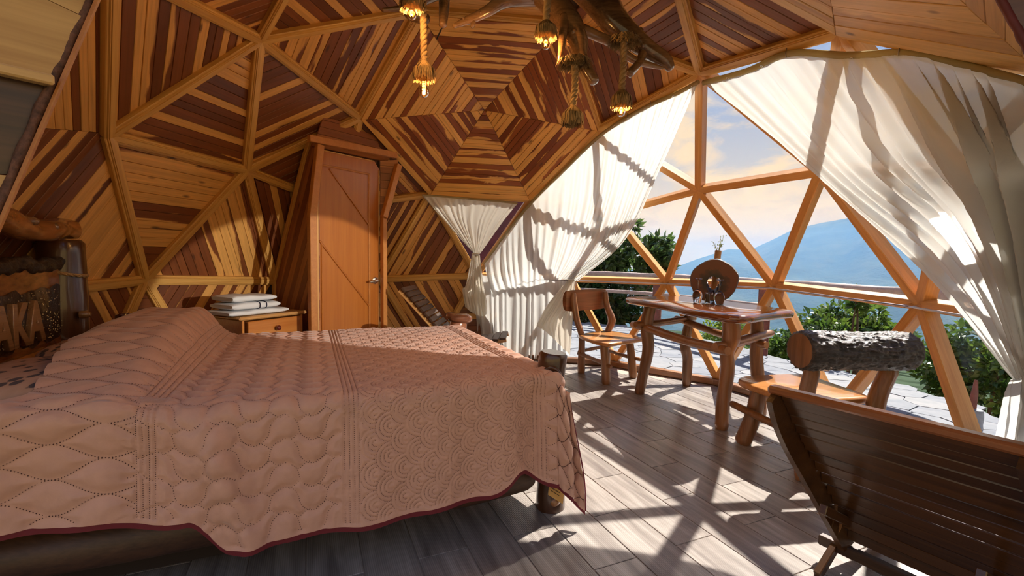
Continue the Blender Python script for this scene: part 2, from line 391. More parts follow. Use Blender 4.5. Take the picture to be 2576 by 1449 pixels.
K={'curtain_a':[[(-0.236,2.497,1.117),(-0.001,2.400,1.446),(0.277,2.215,1.785),(0.603,1.924,2.098),(0.875,1.569,2.337),(1.081,1.286,2.443),(1.225,1.074,2.485),(1.352,0.873,2.501),(1.445,0.663,2.516)],[(-0.199,2.363,1.003),(0.013,2.309,1.230),(0.283,2.206,1.450),(0.567,2.057,1.635),(0.858,1.884,1.744),(1.054,1.721,1.825),(1.188,1.567,1.900),(1.292,1.414,1.967),(1.382,1.300,1.990)],[(-0.160,2.351,0.869),(0.035,2.331,0.999),(0.280,2.286,1.111),(0.507,2.221,1.195),(0.735,2.140,1.242),(0.931,2.045,1.286),(1.060,1.963,1.328),(1.148,1.898,1.360),(1.222,1.838,1.388)],[(-0.127,2.473,0.734),(0.064,2.465,0.821),(0.282,2.443,0.863),(0.470,2.405,0.914),(0.602,2.369,0.946),(0.679,2.344,0.966),(0.731,2.328,0.968),(0.774,2.316,0.960),(0.821,2.303,0.944)]],
'curtain_tail':[[(0.714,2.335,0.958),(0.740,2.329,0.950),(0.766,2.320,0.951),(0.800,2.309,0.952)],[(0.502,2.389,0.676),(0.608,2.366,0.657),(0.709,2.338,0.662),(0.785,2.311,0.689)],[(0.390,2.419,0.455),(0.498,2.399,0.460),(0.627,2.368,0.453),(0.780,2.323,0.449)],[(0.382,2.419,0.418),(0.510,2.393,0.342),(0.645,2.350,0.215),(0.759,2.302,0.113)]],
'curtain_lower':[[(-0.362,2.490,0.996),(-0.087,2.519,0.972),(0.190,2.516,0.959),(0.465,2.482,0.952),(0.742,2.414,0.946)],[(-0.291,2.654,0.020),(-0.073,2.582,0.020),(0.185,2.472,0.020),(0.493,2.565,0.020),(0.808,2.754,0.020)]],
'curtain_b':[[(1.475,0.640,2.502),(1.631,0.307,2.460),(1.704,-0.041,2.422),(1.823,-0.363,2.275),(1.852,-0.698,2.142),(1.875,-0.941,1.991),(1.845,-1.224,1.816),(1.763,-1.463,1.680)],[(1.925,-0.008,1.712),(1.908,-0.232,1.716),(1.850,-0.512,1.720),(1.734,-0.866,1.691),(1.369,-1.479,1.559),(1.340,-1.615,1.513),(1.345,-1.726,1.462),(1.346,-1.824,1.404)],[(2.034,-0.688,1.143),(1.931,-0.884,1.215),(1.809,-1.076,1.266),(1.647,-1.299,1.286),(1.444,-1.564,1.282),(1.438,-1.620,1.279),(1.437,-1.679,1.255),(1.434,-1.752,1.214)],[(2.265,-0.906,0.703),(2.256,-0.926,0.711),(2.246,-0.946,0.721),(2.235,-0.971,0.731),(2.220,-1.000,0.742),(2.206,-1.030,0.750),(2.187,-1.066,0.759),(2.161,-1.114,0.771)]],
'curtain_btail':[[(2.265,-0.906,0.703),(2.247,-0.946,0.718),(2.218,-1.005,0.739),(2.168,-1.102,0.767)],[(3.020,-0.145,0.020),(3.003,-0.301,0.020),(3.054,-0.394,0.020),(3.124,-0.479,0.020)]],
'curtain_small':[[(-0.864,2.018,1.827),(-0.676,2.089,1.827),(-0.472,2.147,1.822),(-0.262,2.190,1.810),(-0.047,2.211,1.800),(0.134,2.218,1.783)],[(-0.679,2.179,1.610),(-0.572,2.215,1.598),(-0.458,2.248,1.585),(-0.330,2.276,1.573),(-0.177,2.295,1.568),(-0.037,2.300,1.571)],[(-0.372,2.354,1.259),(-0.354,2.360,1.250),(-0.337,2.365,1.242),(-0.319,2.369,1.238),(-0.297,2.373,1.234),(-0.275,2.376,1.234)]],
'curtain_smalltail':[[(-0.367,2.356,1.223),(-0.341,2.363,1.215),(-0.310,2.367,1.215),(-0.279,2.369,1.221)],[(-0.432,2.376,0.885),(-0.361,2.391,0.863),(-0.289,2.402,0.855),(-0.235,2.403,0.888)],[(-0.472,2.378,0.826),(-0.379,2.403,0.762),(-0.284,2.421,0.717),(-0.198,2.431,0.700)],[(-0.441,2.405,0.624),(-0.350,2.424,0.551),(-0.259,2.436,0.514),(-0.196,2.441,0.543)]],
'branches':[[(0.414,-0.006,2.883,0.080),(0.558,-0.015,2.744,0.090),(0.661,-0.055,2.590,0.077),(0.763,-0.082,2.477,0.062),(0.862,-0.107,2.394,0.044),(0.942,-0.130,2.336,0.034),(0.979,-0.133,2.287,0.021)],[(0.085,-0.164,2.762,0.058),(0.246,-0.192,2.642,0.066),(0.363,-0.230,2.507,0.063),(0.420,-0.268,2.374,0.050),(0.440,-0.294,2.279,0.032),(0.473,-0.319,2.197,0.028),(0.511,-0.333,2.130,0.025)],[(0.446,-0.223,2.455,0.026),(0.537,-0.184,2.436,0.025),(0.633,-0.156,2.412,0.023),(0.727,-0.129,2.355,0.021),(0.792,-0.131,2.322,0.018),(0.867,-0.143,2.297,0.014),(0.927,-0.154,2.278,0.007)],[(0.828,-0.105,2.416,0.023),(0.805,-0.131,2.334,0.021),(0.773,-0.154,2.284,0.020),(0.726,-0.197,2.231,0.022)],[(0.310,-0.171,2.655,0.049),(0.154,-0.171,2.656,0.053),(0.021,-0.193,2.616,0.038),(-0.076,-0.218,2.541,0.026),(-0.172,-0.242,2.481,0.020),(-0.251,-0.265,2.435,0.011)],[(-0.151,-0.231,2.495,0.015),(-0.149,-0.243,2.456,0.011),(-0.158,-0.244,2.442,0.007)],[(0.085,-0.164,2.762,0.058),(-0.137,-0.166,2.735,0.053),(-0.315,-0.169,2.687,0.045),(-0.443,-0.193,2.618,0.038),(-0.506,-0.208,2.534,0.031),(-0.406,-0.211,2.492,0.026)],[(-0.319,-0.169,2.687,0.029),(-0.316,-0.196,2.565,0.027),(-0.320,-0.213,2.463,0.020)],[(-0.442,-0.197,2.559,0.020),(-0.550,-0.207,2.551,0.015),(-0.646,-0.229,2.530,0.011)],[(0.346,-0.281,2.492,0.021),(0.334,-0.330,2.344,0.019),(0.316,-0.359,2.209,0.008)],[(0.085,-0.164,2.762,0.062),(0.223,0.001,2.997,0.071),(0.414,-0.006,2.883,0.080)]],
'ropes':[[(-0.402,-0.358,2.539),(-0.395,-0.370,2.353),(-0.390,-0.379,2.208)],[(-0.424,-0.526,2.577),(-0.422,-0.532,2.485)],[(0.258,-0.372,2.643),(0.248,-0.380,2.520),(0.242,-0.386,2.421)],[(0.395,-0.379,2.212),(0.401,-0.386,2.099),(0.392,-0.392,1.991)],[(0.682,-0.237,2.393),(0.680,-0.247,2.240),(0.674,-0.254,2.127)]]}
# ================================================================ the dome (three-frequency geodesic)
RAD = 2.65; CEN = V3((0, 0, .4717))
N = {'v0': (0, 0, 3.122), 'UR': (-.823, -.387, 2.961), 'UL': (-1.647, -.774, 2.398), 'v3': (-2.145, -1.008, 1.657), 'T1': (-.622, .663, 2.961), 'A': (-1.589, .289, 2.573),
 'C': (-2.265, -.104, 1.843), 'E': (-1.276, 1.317, 2.384), 'B': (-2.062, .940, 1.845), 'K': (-1.622, 1.729, 1.657), 'v11': (-2.610, -.045, .0), 'v12': (-2.540, -.603, .927),
 'v13': (-2.409, 1.005, .0), 'D': (-2.555, .495, .973), 'L': (-2.138, 1.498, .927), 'N': (1.124, 2.080, 1.668), 'R1': (.877, 1.590, 2.402), 'T2': (.439, .797, 2.961),
 'BR': (.269, 2.262, 1.825), 'X': (-.201, 1.596, 2.578), 'BL': (-.806, 2.124, 1.836), 'v22': (.764, 2.496, .957), 'v23': (.212, 2.602, .05), 'v25': (-.325, 2.583, .969),
 'v26': (-.849, 2.469, .0), 'v27': (-1.358, 2.230, .927), 'v30': (-1.781, 1.898, 0), 'v32': (.227, -1.805, 2.398), 'v33': (.114, -.903, 2.961), 'v35': (-.776, -1.409, 2.578),
 'v36': (-1.533, -1.676, 1.836), 'v40': (-2.356, -1.107, 0), 'v41': (-1.701, -1.981, 0), 'v42': (-2.085, -1.571, .927), 'G': (1.773, 1.425, 1.831), 'P2': (2.234, .453, 1.823),
 'v48': (2.328, -.445, 1.657), 'F': (1.454, .691, 2.576), 'P1': (1.790, -.328, 2.398), 'U': (.893, -.171, 2.961), 'v52': (1.121, -1.976, 1.836), 'v53': (1.900, -1.244, 1.836),
 'v54': (1.101, -1.173, 2.578), 'v71': (2.085, 1.571, .06), 'Hm': (1.697, 1.975, .964), 'v73': (2.540, .603, .06), 'H': (2.340, 1.134, .983), 'H2': (2.608, .001, .939),
 'v76': (2.138, -1.498, 0), 'v77': (1.781, -1.898, .969), 'v78': (2.409, -1.005, .927), 'v81': (2.557, -.489, .06), 'v83': (1.255, 2.280, .06)}
N = {k: V3(v) for k, v in N.items()}
def out(p, d): return p + (p - CEN).normalized() * d

wl = tag(empty('wall_left'), kind='structure'); wb = tag(empty('wall_back'), kind='structure')
ce = tag(empty('ceiling'), kind='structure'); wr = tag(empty('wall_right'), kind='structure')

def plank(a0, b0, b1, a1, nrm, mat, parent, th=.016, gap=.0012):
    """one board: corners a0-b0 (inner line) and a1-b1 (outer line), face towards nrm"""
    o = (a0 + b0 + a1 + b1) / 4
    x = (b1 - a1).normalized(); y = nrm.cross(x).normalized(); z = x.cross(y)
    loc = [((p - o).dot(x), (p - o).dot(y)) for p in (a0, b0, b1, a1)]
    c = (sum(p[0] for p in loc) / 4, sum(p[1] for p in loc) / 4)
    w = max(p[1] for p in loc) - min(p[1] for p in loc)
    def ins(p, g): return (p[0] - math.copysign(g, p[0] - c[0]), p[1] - math.copysign(min(g, w * .4), p[1] - c[1]))
    jz = random.uniform(-.0015, .0015); ch = .0022
    v = [(*ins(p, gap + ch), jz) for p in loc] + [(*ins(p, gap), -ch + jz) for p in loc] + [(*ins(p, gap), -th) for p in loc]
    f = [(0, 1, 2, 3)] + [(i, (i + 1) % 4, 4 + (i + 1) % 4, 4 + i)[::-1] for i in range(4)] + [(4 + i, 4 + (i + 1) % 4, 8 + (i + 1) % 4, 8 + i)[::-1] for i in range(4)]
    if (V3(v[1]) - V3(v[0])).cross(V3(v[2]) - V3(v[0])).z < 0: f = [q[::-1] for q in f]
    fr = Matrix(((x.x, y.x, z.x, o.x), (x.y, y.y, z.y, o.y), (x.z, y.z, z.z, o.z), (0, 0, 0, 1)))
    return mkf('plank', v, f, fr, mat, parent)

def panel(h, a, b, parent, n=16, off=.05, mat='plank', t_from=0.0):
    """triangle h-a-b boarded with planks parallel to a-b (concentric around the hub h)"""
    H, A_, B_ = (out(N[k], off) if isinstance(k, str) else k for k in (h, a, b))
    nrm = (A_ - H).cross(B_ - H).normalized()
    if nrm.dot(CEN - H) < 0: nrm = -nrm
    ws = np.cumsum([0] + [random.uniform(.8, 1.2) for _ in range(n)]); ws = ws / ws[-1]
    for i in range(n):
        t0, t1 = ws[i], ws[i + 1]
        if t1 < t_from: continue
        plank(H + (A_ - H) * t0, H + (B_ - H) * t0, H + (B_ - H) * t1, H + (A_ - H) * t1, nrm, M[mat], parent)

def shell(name, tris, off=.085):
    v = []; f = []
    for tr in tris:
        f.append(tuple(range(len(v), len(v) + 3)))
        v += [out(N[k], off) for k in tr]
    return v, f

BEAM_N = [0]
def beam(a, b, parent, w=.066, d=.055, mat='beam', off=0.0, trims=True, shorten=.0):
    """strut between two hubs: moulded inner face, depth going outwards"""
    A_, B_ = out(N[a], off), out(N[b], off)
    mid = (A_ + B_) / 2; nrm = (CEN - mid).normalized()
    x = (B_ - A_).normalized(); A_ = A_ + x * shorten; B_ = B_ - x * shorten; L = (B_ - A_).length
    h = w / 2
    if trims: prof = [(-h, -d), (-h, -.016), (-h + .004, -.012), (-h + .010, -.012), (-h + .013, -.004), (-h + .017, -.004), (-h + .018, -.007), (-h + .020, 0), (h - .020, 0), (h - .018, -.007), (h - .017, -.004), (h - .013, -.004), (h - .010, -.012), (h - .004, -.012), (h, -.016), (h, -d)]
    else: prof = [(-h, -d), (-h, -.004), (-h + .004, 0), (h - .004, 0), (h, -.004), (h, -d)]
    n = len(prof); v = [(-L / 2, y, z) for y, z in prof] + [(L / 2, y, z) for y, z in prof]
    f = [(i, (i + 1) % n, n + (i + 1) % n, n + i) for i in range(n)] + [tuple(range(n))[::-1], tuple(range(n, 2 * n))]
    f = [q[::-1] for q in f]
    o = mkf('beam', v, f, frame((A_ + B_) / 2, x, nrm), M[mat], parent)
    # frame() builds y = nrm x x, z = x x y, so z is the inward normal
    return o

L_TRI = [('D', 'C', 'B'), ('D', 'B', 'L'), ('D', 'L', 'v13'), ('D', 'v13', 'v11'), ('D', 'v11', 'v12'), ('D', 'v12', 'C'), ('v3', 'C', 'UL'), ('v3', 'C', 'v12'), ('v3', 'v12', 'v42'), ('v40', 'v12', 'v11')]
C_TRI = [('A', 'UL', 'C'), ('A', 'C', 'B'), ('A', 'B', 'E'), ('A', 'E', 'T1'), ('A', 'T1', 'UR'), ('A', 'UR', 'UL'), ('v0', 'T1', 'T2')]
B_TRI = [('K', 'B', 'E'), ('K', 'L', 'B'), ('K', 'E', 'BL'), ('K', 'BL', 'v27'), ('v25', 'BL', 'v27'), ('v25', 'v27', 'v26'), ('v25', 'v26', 'v23'), ('v30', 'v27', 'v26')]
X_TRI = [('X', 'T1', 'T2'), ('X', 'T2', 'R1'), ('X', 'R1', 'BR'), ('X', 'BR', 'BL'), ('X', 'BL', 'E'), ('X', 'E', 'T1')]
R_TRI = [('F', 'U', 'P1'), ('F', 'T2', 'U'), ('F', 'R1', 'T2')]
W54 = [('v54', 'P1', 'v53'), ('v54', 'v53', 'v52'), ('v54', 'U', 'P1')]
for tr in L_TRI: panel(*tr, wl, 15 if 'v40' not in tr else 10)
for tr in C_TRI: panel(*tr, ce, 16, t_from=.35 if tr[0] == 'v0' else 0)
for tr in B_TRI: panel(*tr, wb, 15)
for tr in X_TRI: panel(*tr, wb, 17, off=-.008, mat='plank_web')
for tr in R_TRI: panel(*tr, wr, 16)
for tr in W54: panel(*tr, wr, 13, off=-.008, mat='plank_pale')
HID_L = [('K', 'v27', 'L'), ('v30', 'L', 'v27'), ('v30', 'v13', 'L'), ('v3', 'v42', 'v36'), ('v3', 'v36', 'UL'), ('v42', 'v40', 'v41'), ('v12', 'v40', 'v42'), ('v12', 'v11', 'v40')]
HID_C = [('v0', 'T1', 'UR'), ('v0', 'UR', 'v33'), ('v0', 'v33', 'U'), ('v0', 'U', 'T2'), ('v35', 'UL', 'UR'), ('v35', 'UR', 'v33'), ('v35', 'v36', 'UL'), ('v54', 'v33', 'U'), ('v35', 'v33', 'v32'), ('v54', 'v32', 'v33'), ('v54', 'v52', 'v32')]
HID_R = [('v53', 'v78', 'v77'), ('v53', 'v77', 'v52'), ('v78', 'v76', 'v77'), ('v81', 'v76', 'v78')]
for nm, tris, par in (('roof_shell', L_TRI[:8] + [L_TRI[9]] + HID_L, wl), ('roof_shell', C_TRI + HID_C, ce), ('roof_shell', B_TRI + X_TRI, wb), ('roof_shell', R_TRI + W54 + HID_R, wr)):
    v, f = shell(nm, tris); mk(nm, v, f, M['shell'], par)
for a, b, p in [('A', 'UL', ce), ('A', 'UR', ce), ('A', 'T1', ce), ('A', 'E', ce), ('A', 'B', ce), ('A', 'C', ce), ('B', 'C', ce), ('B', 'E', ce), ('C', 'UL', ce), ('E', 'T1', ce), ('T1', 'T2', ce),
                ('B', 'D', wl), ('C', 'D', wl), ('B', 'L', wl), ('B', 'K', wl), ('D', 'L', wl), ('D', 'v12', wl), ('D', 'v11', wl), ('D', 'v13', wl),
                ('E', 'K', wb), ('BL', 'K', wb), ('BL', 'v27', wb), ('BL', 'v25', wb), ('v25', 'v27', wb), ('v27', 'v26', wb), ('v25', 'v26', wb), ('K', 'v27', wb),
                ('F', 'U', wr), ('F', 'T2', wr), ('F', 'P1', wr), ('R1', 'F', wr), ('R1', 'T2', wr), ('BR', 'R1', wr), ('P1', 'v53', wr)]:
    beam(a, b, p, .072 if p is not wr else .08)

# ---------------------------------------------------------------- floor: wood-look tiles in half bond
fl = tag(empty('floor'), kind='structure')
m, t = new_mat('wood_look_floor_tile')
co = t.add('ShaderNodeTexCoord').outputs['Object']; oi = t.add('ShaderNodeObjectInfo').outputs['Random']; x, y, z = t.sep(co)
r = t.math('MULTIPLY', oi, 61.0)
n1 = t.noise(t.comb(t.math('ADD', t.math('MULTIPLY', x, 2.0), r), t.math('MULTIPLY', y, 26.0), r), 1.0, 5, .6, .3)
n2 = t.noise(t.comb(t.math('ADD', t.math('MULTIPLY', x, 1.5), r), t.math('MULTIPLY', y, 7.0), r), 1.0, 3, .6, .8)
gro = t.math('SINE', t.math('MULTIPLY', y, 2 * math.pi / .0075))
c = t.ramp(t.math('ADD', t.math('MULTIPLY', n1, .6), t.math('MULTIPLY', n2, .5)), [(.34, (.15, .125, .112)), (.52, (.27, .235, .21)), (.74, (.44, .395, .355))])
gv = t.math('ADD', .90, t.math('MULTIPLY', gro, .10)); c = t.mix(1.0, c, t.comb(gv, gv, gv), 'MULTIPLY')
h = t.math('ADD', t.math('MULTIPLY', gro, .5), n1)
finish(t, principled(t, c, .25, t.bump(h, .20, .002), .65)); M['tile'] = m
M['grout'] = plain('tan_grout', (.40, .31, .24), .9)
fv = [(2.62 * math.cos(a), 2.62 * math.sin(a), -.004) for a in np.linspace(0, 2 * math.pi, 48, endpoint=False)]
mk('grout_bed', fv, [tuple(range(48))], M['grout'], fl)
TW, TL_ = .2015, .622; ang = math.radians(-66.3); ex = V3((math.cos(ang), math.sin(ang), 0)); ey = V3((-ex.y, ex.x, 0))
tv, tf = box(TL_ - .004, TW - .004, .012, (0, 0, -.006), .0012)
tile_me = bpy.data.meshes.new('floor_tile'); tile_me.from_pydata(tv, [], tf); tile_me.materials.append(M['tile'])
cnt = 0
for r_ in range(-14, 15):
    w_ = .625 + .2015 * r_; off_ = 0.0 if r_ % 2 else .31
    for k_ in range(-6, 7):
        l_ = off_ - .005 + TL_ * (k_ + .5)
        c_ = ey * w_ + ex * l_
        if c_.length > 2.5 or c_.y < -2.6: continue
        o = bpy.data.objects.new('floor_tile', tile_me); COL.objects.link(o); o.parent = fl
        o.matrix_local = frame(c_, ex, (0, 0, 1)); cnt += 1
# base kerb along the glazed side and boarded side
BASE = ['v81', 'v73', 'v71', 'v83', 'v23', 'v26']
bb = tag(empty('baseboard_front'), kind='structure')
for a, b in zip(BASE[:-1], BASE[1:]):
    A_ = V3((N[a].x, N[a].y, .03)); B_ = V3((N[b].x, N[b].y, .03)); dr = (B_ - A_).normalized()
    boxpart('kerb_board', ((B_ - A_).length + .03, .09, .062), (A_ + B_) / 2 - V3((A_ + B_)).normalized() * .0, M['log_x'], bb, axisx=dr, bev=.008)

# ---------------------------------------------------------------- glazed front
win = tag(empty('window_1'), kind='structure')
GL = [('F', 'P2', 'P1'), ('F', 'G', 'P2'), ('F', 'R1', 'G'), ('R1', 'N', 'G'), ('R1', 'BR', 'N'), ('BR', 'v22', 'N'), ('N', 'v22', 'Hm'), ('N', 'Hm', 'G'), ('G', 'Hm', 'H'), ('G', 'H', 'P2'), ('P2', 'H', 'H2'), ('P2', 'H2', 'v48'), ('P2', 'v48', 'P1'), ('P1', 'v48', 'v53'),
      ('v22', 'v83', 'Hm'), ('Hm', 'v83', 'v71'), ('Hm', 'v71', 'H'), ('H', 'v71', 'v73'), ('H', 'v73', 'H2'), ('H2', 'v73', 'v81'), ('H2', 'v81', 'v78'), ('v22', 'v23', 'v83'), ('BR', 'v25', 'v22'), ('v25', 'v23', 'v22'), ('v48', 'H2', 'v78'), ('v48', 'v78', 'v53')]
for tr in GL:
    mk('pane', [out(N[k], .055) for k in tr], [(0, 1, 2)], M['pane'], win)
ed = set()
for tr in GL:
    for i in range(3): ed.add(tuple(sorted((tr[i], tr[(i + 1) % 3]))))
for e in [('P1', 'F'), ('F', 'R1'), ('BR', 'R1'), ('v71', 'v73'), ('v71', 'v83'), ('v73', 'v81'), ('v23', 'v83'), ('P1', 'v53'), ('v23', 'v25'), ('v78', 'v81')]: ed.discard(tuple(sorted(e)))
for a, b in sorted(ed): beam(a, b, win, .062, .085, 'win_beam', 0, False)
w2 = tag(empty('window_2'), kind='structure')
mk('pane', [out(N[k], .055) for k in ('v25', 'BL', 'BR')], [(0, 1, 2)], M['pane'], w2)
beam('BR', 'v25', w2, .07, .07, 'win_beam'); beam('BL', 'BR', w2, .06, .05, 'beam')
# ================================================================ bathroom vestibule and door
D0 = V3((-1.54, 1.03, 0)); DD = V3((.606, .795, 0)).normalized(); DN = V3((.795, -.606, 0)).normalized()
def dp(u, z, off=0.0): return D0 + DD * u + V3((0, 0, z)) + DN * off
def clip_strip(poly, d, lo, hi):
    def half(P, s, c):
        o = []
        for i in range(len(P)):
            a, b = P[i], P[(i + 1) % len(P)]; fa = s * (a[0] * d[0] + a[1] * d[1]) - c; fb = s * (b[0] * d[0] + b[1] * d[1]) - c
            if fa >= 0: o.append(a)
            if (fa >= 0) != (fb >= 0): k = fa / (fa - fb); o.append((a[0] + (b[0] - a[0]) * k, a[1] + (b[1] - a[1]) * k))
        return o
    P = half(poly, 1, lo)
    return half(P, -1, -hi) if len(P) > 2 else []
def boards(name, o, ex_, ez_, poly, ang, width, mat, parent, th=.016):
    """planks in direction ang covering a convex polygon (coordinates along ex_, ez_ from o)"""
    ex_ = V3(ex_).normalized(); ez_ = V3(ez_).normalized(); nz = ex_.cross(ez_)
    d = (-math.sin(ang), math.cos(ang)); along = (math.cos(ang), math.sin(ang))
    s = [p[0] * d[0] + p[1] * d[1] for p in poly]; lo = min(s)
    while lo < max(s) - .003:
        w = width * random.uniform(.9, 1.1)
        P = clip_strip(poly, d, lo + .0012, lo + w - .0012)
        if len(P) > 2:
            c = (sum(p[0] for p in P) / len(P), sum(p[1] for p in P) / len(P))
            X = ex_ * along[0] + ez_ * along[1]; Y = nz.cross(X); org = o + ex_ * c[0] + ez_ * c[1]
            q = [((p[0] - c[0]) * along[0] + (p[1] - c[1]) * along[1], (p[0] - c[0]) * d[0] + (p[1] - c[1]) * d[1]) for p in P]; n = len(q)
            v = [(a, b, random.uniform(-.001, .001) * 0) for a, b in q] + [(a, b, -th) for a, b in q]
            f = [tuple(range(n)), tuple(range(n, 2 * n))[::-1]] + [(i, n + i, n + (i + 1) % n, (i + 1) % n) for i in range(n)]
            Z = nz
            mkf(name, v, f, Matrix(((X.x, Y.x, Z.x, org.x), (X.y, Y.y, Z.y, org.y), (X.z, Y.z, Z.z, org.z), (0, 0, 0, 1))), M[mat], parent)
        lo += w
vest = tag(empty('wall_vestibule'), kind='structure')
e_ = V3((-.788, .616, 0))
# left side wall: polygon in (distance outwards, z)
boards('plank', D0 - DN * 0 + V3((0, 0, 0)), -e_, (0, 0, 1), [(-.80, 0), (0.0, 0), (0.0, 2.10), (-.13, 2.15), (-.20, 2.02), (-.79, .93)], math.radians(62), .075, 'plank_red', vest)
# trim where the side wall meets the dome
a, b = D0 + e_ * .80 + V3((0, 0, .0)), D0 + e_ * .775 + V3((0, 0, .93)); c = D0 + e_ * .19 + V3((0, 0, 2.03)); dtop = D0 + e_ * .11 + V3((0, 0, 2.13))
nw = V3((-e_.y, e_.x, 0)); nw = nw if nw.dot(DN) > 0 else -nw
for p, q in ((a, b), (b, c), (c, dtop)):
    boxpart('trim_board', ((q - p).length + .02, .045, .04), (p + q) / 2, M['beam'], vest, axisx=(q - p), up=nw, bev=.004)
# inner reveal right of the door, horizontal boards, and the soffit above it
boards('plank', dp(.625, 0), (DD * .15 + DN * .08), (0, 0, 1), [(0, 1.40), (.0, 2.07), (.17, 2.10), (.16, 2.06), (0.02, 1.45)], 0.0, .07, 'plank_red', vest)
boards('plank', dp(-.05, 2.075), DD, DN * .09 + V3((0, 0, .03)), [(0, 0), (.75, 0), (.72, .10), (0, .10)], 0.0, .05, 'plank_red', vest)
boards('plank', dp(-.02, 2.075, -.03), DD, (0, 0, 1), [(0, 0), (.72, 0), (.62, .22), (.1, .28)], 0.0, .06, 'plank_red', vest)
mk('side_backing', [dp(.63, 0, -.02), dp(.63, 0, -.7), dp(.63, 1.4, -.7), dp(.63, 2.1, -.02)], [(0, 1, 2, 3)], M['shell'], vest)
def strut_box(name, p, q, w, th, mat, parent, up):
    return boxpart(name, ((q - p).length, w, th), (p + q) / 2, M[mat], parent, axisx=(q - p), up=up, bev=.004)
O_ = .09
strut_box('frame_board', dp(-.125, 2.105, O_), dp(.735, 2.13, O_), .055, .05, 'door_trim', vest, DN)
strut_box('frame_board', dp(-.025, 2.075, O_ - .01), dp(-.098, 1.50, O_ - .01), .06, .05, 'door_trim', vest, DN)
strut_box('frame_board', dp(-.098, 1.51, O_ - .01), dp(-.090, .0, O_ - .01), .06, .05, 'door_trim', vest, DN)
strut_box('frame_board', dp(.765, 2.05, O_), dp(.598, 1.54, O_), .055, .05, 'door_trim', vest, DN)
strut_box('frame_board', dp(.618, 1.55, O_ - .03), dp(.628, .0, O_ - .03), .045, .05, 'door_trim', vest, DN)
strut_box('frame_board', dp(-.03, 2.0, .03), dp(-.03, .0, .03), .025, .03, 'night_edge', vest, DN)
# the door itself
door = tag(empty('door_1', (D0.x, D0.y, 0)), kind='structure')
leaf = [(0, .012), (.615, .012), (.615, 1.99), (.555, 2.062), (0, 2.062)]
n = len(leaf); v = [dp(u, z, .0) for u, z in leaf] + [dp(u, z, -.038) for u, z in leaf]
f = [tuple(range(n)), tuple(range(n, 2 * n))[::-1]] + [(i, n + i, n + (i + 1) % n, (i + 1) % n) for i in range(n)]
mk('door_leaf', v, f, M['door'], door)
def mould(p, q, mat='door_trim', w=.018):
    strut_box('moulding', dp(*p, .004), dp(*q, .004), w, .012, mat, door, DN)
mould((0, 1.935), (.505, 1.928)); mould((.498, 1.93), (.505, .02)); mould((.105, 1.915), (.495, 1.47), 'door'); mould((.01, 1.305), (.50, .72), 'door'); mould((.03, 1.30), (.03, .02), 'door', .012)
mould((.607, 1.98), (.607, .02), 'night_edge', .012); mould((0, 2.055), (.55, 2.055), 'night_edge', .010)
hp = dp(.562, .955, .012)
hb = mk('lock_rose', *tube([dp(.562, .955, 0), dp(.562, .955, .012), dp(.562, .955, .018)], [.034, .034, .026], 20), M['white_metal'], door, True, 40)
mk('lever_handle', *tube(catmull([tuple(dp(.562, .955, .015)), tuple(dp(.560, .955, .05)), tuple(dp(.53, .953, .058)), tuple(dp(.47, .945, .056))], 14), np.interp(np.linspace(0, 1, 14), [0, .4, 1], [.012, .014, .010]), 12), M['white_metal'], hb, True, 60)

# entrance surround close to the camera: boarded slabs with a bark edge
ent = tag(empty('wall_entrance'), kind='structure')
ET = V3((-.62, -.78, 0)).normalized(); EN = V3((.78, -.62, 0)).normalized(); EO = V3((-.9, -1.8, 0))
ET2 = V3((.7, -.7, 0)).normalized(); EN2 = V3((-.7, -.7, 0)).normalized(); EO2 = V3((1.155, -1.805, 0))
def ep(s, z, off=0.0): return EO + ET * s + V3((0, 0, z)) + EN * off
def ep2(s, z, off=0.0): return EO2 + ET2 * s + V3((0, 0, z)) + EN2 * off
def es(z): return -.03 + (1.747 - z) * .321
def slab(P, mat, th=.03, off=0.0, fn=ep):
    n = len(P); v = [fn(x, z, off) for x, z in P] + [fn(x, z, off - th) for x, z in P]
    f = [tuple(range(n)), tuple(range(n, 2 * n))[::-1]] + [(i, n + i, n + (i + 1) % n, (i + 1) % n) for i in range(n)]
    fr = frame(v[0], ET if fn is ep else ET2, (0, 0, 1)); inv = fr.inverted()
    return mkf('plank', [inv @ p for p in v], f, fr, M[mat], ent)
M['pale_board'] = wood('pale_rough_board', (.46, .25, .085), (.78, .50, .20), 'X', .55, .5, varobj=.15)
M['dark_board'] = wood('dark_oiled_board', (.018, .008, .005), (.16, .065, .038), 'X', .5, .35, .25)
slab([(.7, 1.86), (es(1.70) + .003, 1.708), (es(1.95), 1.95), (.7, 1.95)], 'pale_board', .03)
slab([(.7, 1.548), (es(1.548), 1.548), (es(1.704), 1.704), (.7, 1.856)], 'pale_board', .036, .004)
slab([(.7, 1.336), (es(1.336), 1.336), (es(1.54), 1.54), (.7, 1.54)], 'dark_board', .02, -.012)
slab([(.7, 1.05), (es(1.05), 1.05), (es(1.332), 1.332), (.7, 1.332)], 'pale_board', .03)
strut_box('ledge_trim', ep(.7, 1.545, .008), ep(es(1.545), 1.545, .008), .022, .03, 'pale_board', ent, EN)
P, R_ = log_pts(ep(es(1.0), 1.0), ep(es(1.95), 1.95), .009, .008, 40, .0025, 5); mk('bark_edge', *tube(P, R_, 10, .09, 60, True, 3), M['bark_edge'], ent, True, 60)
strut_box('edge_trim', ep(es(1.0) - .012, 1.0, -.008), ep(es(1.95) - .012, 1.95, -.008), .010, .04, 'door_trim', ent, EN)
slab([(0, 1.777), (.105, 1.50), (.6, 1.50), (.6, 2.0), (-.08, 2.0)], 'dark_board', .03, 0, ep2)
